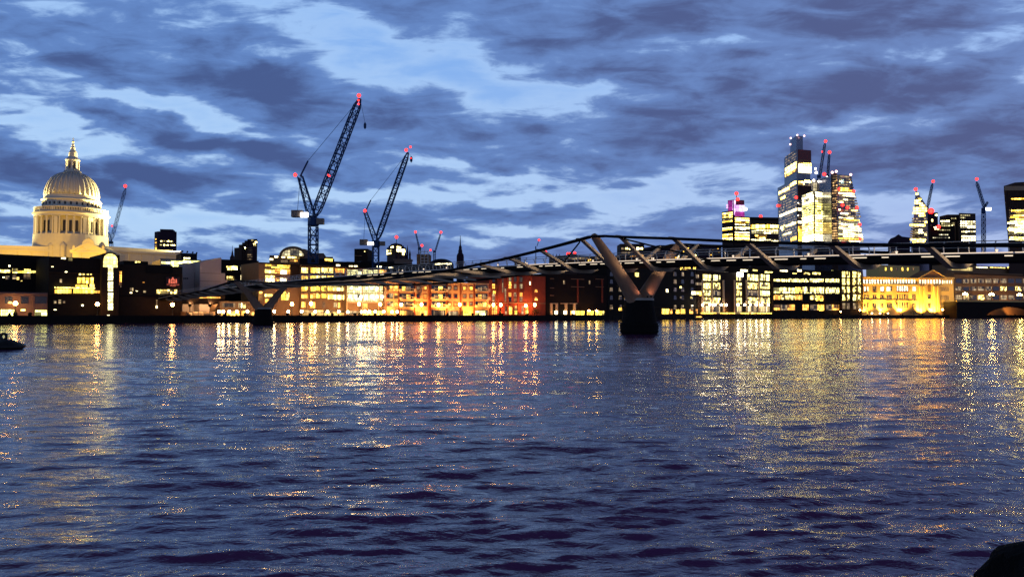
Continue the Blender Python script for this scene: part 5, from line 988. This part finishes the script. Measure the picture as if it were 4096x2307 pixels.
# ------------------------------------------------------------------ lamps along the far bank
post = mat('lamp_post_iron', (.008, .008, .009), .5, .4)
def make_lamp(name, label, kind, h, r, globe, grp):
    l = thing(name, label, kind, (0, 0, 0), grp)
    mb = MB(); mb.lathe([(.28, 0), (.30, .5), (.12, .7), (.09, h - r), (.16, h - r * .9)], (0, 0), 8); mb.build('post', post, l, (0, 0, 0))
    mb = MB(); mb.ball((0, 0, h), r, 10, 8); mb.build('globe', globe, l, (0, 0, 0), smooth=True); 
    mb = MB(); mb.lathe([(r * .35, h + r * .92), (r * .25, h + r * 1.15), (.02, h + r * 1.35)], (0, 0), 8); mb.build('cap', post, l, (0, 0, 0)); return l
G_or = glow('sodium_globe', (1, .46, .12), 90); G_wh = glow('white_globe', (1, .80, .52), 70); G_lo = glow('low_globe', (1, .66, .30), 70)
LS = [('sodium', G_or, [(62, 1213, 4, 'in front of the mauve riverside house'), (390, 1216, 4, 'at the left foot of the stair tower'), (690, 1218, 4, 'in front of the brown hall below its crest sign'), (1168, 1216, 4, 'right of the far bridge pier'), (1244, 1214, 4, 'left end of the long brown office'), (1436, 1216, 3, 'under the left half of the bright glass block'), (1521, 1217, 3, 'under the right end of the bright glass block'), (1605, 1218, 4, 'under the left balconies of the brick flats'), (1686, 1218, 4, 'between the first two balcony stacks of the brick flats'), (1754, 1219, 4, 'under the middle balconies of the brick flats'), (1839, 1218, 4, 'by the right-hand windows of the brick flats'), (1974, 1219, 4, 'at the left end of the red brick warehouse'), (2003, 1219, 4, 'beside the left window pier of the red brick warehouse'), (2103, 1222, 4, 'under the glowing right part of the red brick warehouse'), (2139, 1219, 4, 'at the right end of the red brick warehouse'), (2356, 1242, 3, 'by the left yellow windows of the columned warehouse'), (2386, 1242, 3, 'by the right yellow windows of the columned warehouse'), (3363, 1246, 4, 'at the foot of the braced steel block'), (3440, 1240, 4, 'at the left corner of the golden palazzo'), (3602, 1240, 4, 'under the middle windows of the golden palazzo'), (3770, 1238, 4, 'at the right end of the golden palazzo')]),
      ('low', G_lo, [(876, 1246, 3, 'left of the low arcade'), (893, 1246, 3, 'at the left corner of the low arcade'), (917, 1246, 3, 'by the first lit shopfront of the low arcade'), (948, 1246, 3, 'by the second shopfront of the low arcade'), (990, 1245, 3, 'at the right end of the low arcade'), (1097, 1245, 3, 'right beside the far bridge pier'), (1153, 1246, 3, 'under the brown lit office'), (1207, 1245, 3, 'at the right end of the brown lit office'), (1261, 1246, 3, 'under the left bays of the long brown office'), (1310, 1247, 3, 'under the middle of the long brown office'), (1355, 1246, 3, 'under the right bays of the long brown office'), (1391, 1247, 3, 'at the left corner of the bright glass block'), (1446, 1247, 3, 'by the doorway of the bright glass block'), (1460, 1245, 3, 'just right of the doorway of the bright glass block'), (1477, 1246, 3, 'in the middle of the bright glass block shopfront'), (1501, 1246, 3, 'right of the middle of the bright glass block shopfront'), (1535, 1246, 3, 'at the right corner of the bright glass block'), (1568, 1247, 3, 'at the left corner of the brick flats'), (1589, 1247, 3, 'under the first balcony stack of the brick flats'), (3488, 1253, 3, 'left of three before the golden palazzo'), (3520, 1253, 3, 'middle of three before the golden palazzo'), (3552, 1253, 3, 'right of three before the golden palazzo')]),
      ('white', G_wh, [(x, 1219, 6, 'number %d from the left in the row before the glass bay offices' % (i + 1)) for i, x in enumerate((2810, 2840, 2860, 2885, 2905, 2952, 2978, 3000, 3025, 3047, 3073))])]
words = ['first', 'second', 'third', 'fourth', 'fifth', 'sixth', 'seventh', 'eighth', 'ninth', 'tenth', 'last']
for kind, G, lst in LS:
    px, py, off, wh = lst[0]; h0 = 5.2 if kind != 'low' else 2.3
    proto = None
    for i, (px, py, off, wh) in enumerate(lst):
        if kind == 'white': wh = words[i] + ' in the row before the glass bay offices'
        lab = {'sodium': 'orange globe lamp ', 'low': 'short globe lamp ', 'white': 'white globe lamp, '}[kind] + wh
        q = at(px, py, D(px) + off); h = q.z - GZ
        if proto is None:
            hh = h; proto = o = make_lamp('street_lamp', lab, 'lamp', hh, {'sodium': .68, 'low': .55, 'white': .75}[kind], G, {'sodium': 'orange lamps along the far promenade', 'low': 'short lamps along the far promenade', 'white': 'white lamps before the glass bay offices'}[kind])
        else: o = copy_tree(proto); o['label'] = lab
        o.location = (q.x, q.y, GZ); o.scale = (1, 1, h / hh)
for i, (px, py) in enumerate(((3865, 1176), (3970, 1171), (4082, 1166))):
    s0, z = onface(px, py, (rbA.x, rbA.y), (rbB.x, rbB.y)); L, ex, ey, nx, ny = strip_frame((rbA.x, rbA.y), (rbB.x, rbB.y)); x, y = rbA.x + ex * s0 - nx * 1, rbA.y + ey * s0 - ny * 1
    zt_ = onface(3826, 1206, (rbA.x, rbA.y), (rbB.x, rbB.y))[1] + 1.2
    if i == 0:
        o = pl = thing('bridge_lamp', '', 'lamp', (0, 0, 0), 'lamps on the road bridge'); h = z - zt_
        mb = MB(); mb.lathe([(.35, 0), (.35, .8), (.15, 1.0), (.1, h)], (0, 0), 8); mb.build('post', post, o, (0, 0, 0))
        for sx in (-1.5, 0, 1.5): mb = MB(); mb.ball((sx, 0, h + (.8 if sx == 0 else 0)), .75, 10, 8); mb.build('globe', glow('bridge_globe', (1, .62, .18), 160), o, (0, 0, 0), smooth=True); mb = MB(); mb.tube([(0, 0, h - .8), (sx * .6, 0, h - 1), (sx, 0, h - .6)], .08, 5); mb.build('bracket', post, o, (0, 0, 0))
    else: o = copy_tree(pl)
    o['label'] = ('left', 'middle', 'right')[i] + ' three-globe lamp standing on the road bridge parapet'; o.location = (x, y, zt_)
# floodlights on the palazzo front
for i, px in enumerate((3470, 3540, 3610, 3690, 3740, 3795)):
    p = at(px, 1250, D(px) - 0 + 1.6); q = at(px, 1140, D(px) + 10)
    flood(p.x, p.y, GZ + 1.2, q.x, q.y, q.z, 150000, 125, 'ground floodlight before the golden palazzo, %s from the left' % words[i], (1, .56, .08), 'palazzo floodlights')
for i, px in enumerate((1590, 1690, 1790, 1890)):  # added floods standing in for street lamp light on the brick
    p = at(px, 1250, D(px) + 1.6); q = at(px, 1165, D(px) + 9)
    flood(p.x, p.y, GZ + 1.0, q.x, q.y, q.z, 16000, 140, 'added ground floodlight before the brick flats, %s from the left' % words[i], (1, .46, .09), 'added brick flats floodlights')
for i, (px, wh) in enumerate(((2010, 'left'), (2110, 'right'))):  # added floods that make the red glow on this front
    p = at(px, 1250, D(px) + 1.6); q = at(px, 1165, D(px) + 10)
    flood(p.x, p.y, GZ + 1.0, q.x, q.y, q.z, 12000, 140, 'added ground floodlight before the red brick warehouse, %s one' % wh, (1, .28, .10), 'added red warehouse floodlights')
for i, (px, pw) in enumerate(((900, 1500), (980, 1500), (1080, 3500), (1150, 3500), (1240, 5000), (1330, 5000), (1420, 6000), (1500, 6000), (3860, 16000), (3960, 16000), (4060, 16000), (60, 900), (120, 900), (2830, 5000), (2912, 5000), (3010, 5000), (2235, 1500), (2290, 1500))):  # added floods that light these fronts in place of the globe lamps
    p = at(px, 1250, D(px) + 2.4); q = at(px, 1190, D(px) + 14)
    flood(p.x, p.y, GZ + .8, q.x, q.y, q.z, pw * (.55 if 800 < px < 1600 else 1), 140, 'small added ground floodlight washing ' + ('the low arcade left end', 'the low arcade right end', 'the brown lit office left half', 'the brown lit office right half', 'the long brown office left half', 'the long brown office right half', 'the bright glass block left half', 'the bright glass block right half', 'the long brown offices by the road bridge, leftmost', 'the long brown offices by the road bridge, middle', 'the long brown offices by the road bridge, rightmost', 'the mauve house, left one', 'the mauve house, right one', 'the glass bay offices, left one', 'the glass bay offices, middle one', 'the glass bay offices, right one', 'the pale warehouse columns, left one', 'the pale warehouse columns, right one')[i], (1, .46, .11), 'added promenade floodlights')
for i, px in enumerate((760, 840)):
    p = at(px, 1200, D(px) + 14); q = at(px, 1110, D(px) + 26)
    flood(p.x, p.y, GZ + 4.5, q.x, q.y, q.z, 11000, 140, 'floodlight on the pavilion roof below the %s' % ('stone slab' if i == 0 else 'curved stone hall'), (1, .60, .28), 'stone hall floodlights', foot=GZ)
for e in (-1, 1): p = BP(-2.1, e * .5, 6.1); flood(p.x, p.y, p.z, *BP(-.6, e * 4.5, 10.5), 220, 100, 'tiny added floodlight on the near pier cap aimed up its %s arm' % ('left' if e < 0 else 'right'), (1, .45, .28), 'added bridge pier floodlights', size=.1, fs=.22)  # added lamps that warm the lower part of the pier arms
for s_ in (-30,):
    pass
# ------------------------------------------------------------------ trees and a moored launch on the far bank
leafm = mat('dark_leaves', (.020, .022, .008), .8); barkm = mat('dark_bark', (.015, .011, .008), .9)
def tree(label, px, ytop, w, off=3.5, cone=False, seed=1):
    rg = random.Random(seed); d = D(px) + off; base = at(px, HZ, d); zt = at(px, ytop, d).z; h = zt - GZ; wd = w * d / FPX
    tr = thing('tree', label, 'tree', (base.x, base.y, GZ), 'trees on the far promenade')
    mb = MB(); mb.tube([(base.x, base.y, GZ), (base.x + .1, base.y, GZ + h * .4), (base.x, base.y, GZ + h * .8)], [.22, .16, .05], 7)
    for k in range(5): a = k * 1.3; z = GZ + h * (.3 + .1 * k); mb.tube([(base.x, base.y, z), (base.x + math.cos(a) * wd * .3, base.y + math.sin(a) * wd * .3, z + h * .15)], [.08, .03], 5)
    mb.build('trunk', barkm, tr); mb = MB()
    for k in range(420):
        f = rg.random(); a = rg.uniform(0, 6.28); rr = wd / 2 * (1 - f * .95 if cone else math.sin(math.pi * (.12 + .84 * f)) ** .7) * math.sqrt(rg.random()) * (1 + .25 * math.sin(3 * a + 5 * f))
        c = Vector((base.x + rr * math.cos(a), base.y + rr * math.sin(a), GZ + h * (.08 if cone else .25) + h * (.92 if cone else .75) * f)); s_ = rg.uniform(.12, .28)
        u = Vector((rg.gauss(0, 1), rg.gauss(0, 1), rg.gauss(0, 1))).normalized() * s_; v = u.orthogonal().normalized() * s_ * .6; mb.face([c - u, c + v, c + u, c - v])
    mb.build('crown', leafm, tr)
tree('small dark conical tree before the lit doorway of the mauve house', 62, 1240, 16, cone=True, seed=2); tree('tiny dark bush-like tree by the mauve house curtains', 38, 1252, 12, cone=True, seed=3)
tree('pointed dark tree under the red brick warehouse lamps', 2001, 1236, 15, cone=True, seed=4); tree('dark rounded tree at the right end of the red brick warehouse', 2146, 1236, 36, seed=5)
tree('pointed dark tree before the bright glass block', 1437, 1240, 14, cone=True, seed=6); tree('large dark tree in front of the black curved office', 3328, 1172, 62, seed=7)
tree('low dark tree at the left corner of the golden palazzo', 3470, 1238, 40, seed=8); tree('low dark tree before the middle windows of the golden palazzo', 3545, 1240, 40, seed=9)
tree('low dark tree under the golden palazzo portico', 3655, 1242, 44, seed=10); tree('low dark tree at the right end of the golden palazzo', 3800, 1236, 40, seed=11)
lp = at(2800, 1272, 470); la = thing('moored_launch', 'small dark moored launch with a lit cabin by the near pier side of the bank', 'boat', (lp.x, lp.y, 0)); mb = MB(); LB = 5.0
vs = []
for u, w, z in ((-1, .75, 1.0), (-.5, 1, .9), (.3, 1, 1.0), (.8, .6, 1.2), (1.05, .05, 1.45)):
    for e, zz, k in ((-1, z, 1), (-1, -.3, .7), (1, -.3, .7), (1, z, 1)): vs.append((lp.x + u * LB, lp.y + e * w * 1.4 * k, zz))
mb.idx(vs, [(i * 4 + k, i * 4 + (k + 1) % 4, i * 4 + 4 + (k + 1) % 4, i * 4 + 4 + k) for i in range(4) for k in range(4)] + [(0, 1, 2, 3), (19, 18, 17, 16)]); mb.build('hull', rub, la)
mb = MB(); mb.box((lp.x - .8, lp.y, 1.7), (4.4, 1.9, 1.5)); cb = mb.build('cabin', brown, la); mb = MB(); mb.box((lp.x - .8, lp.y - .97, 1.9), (3.4, .08, .6)); mb.build('cabin_window', amber, cb)
mb = MB(); mb.tube([(lp.x + .5, lp.y, 2.4), (lp.x + .5, lp.y, 4.2)], .06, 5); mb.build('mast', post, la)
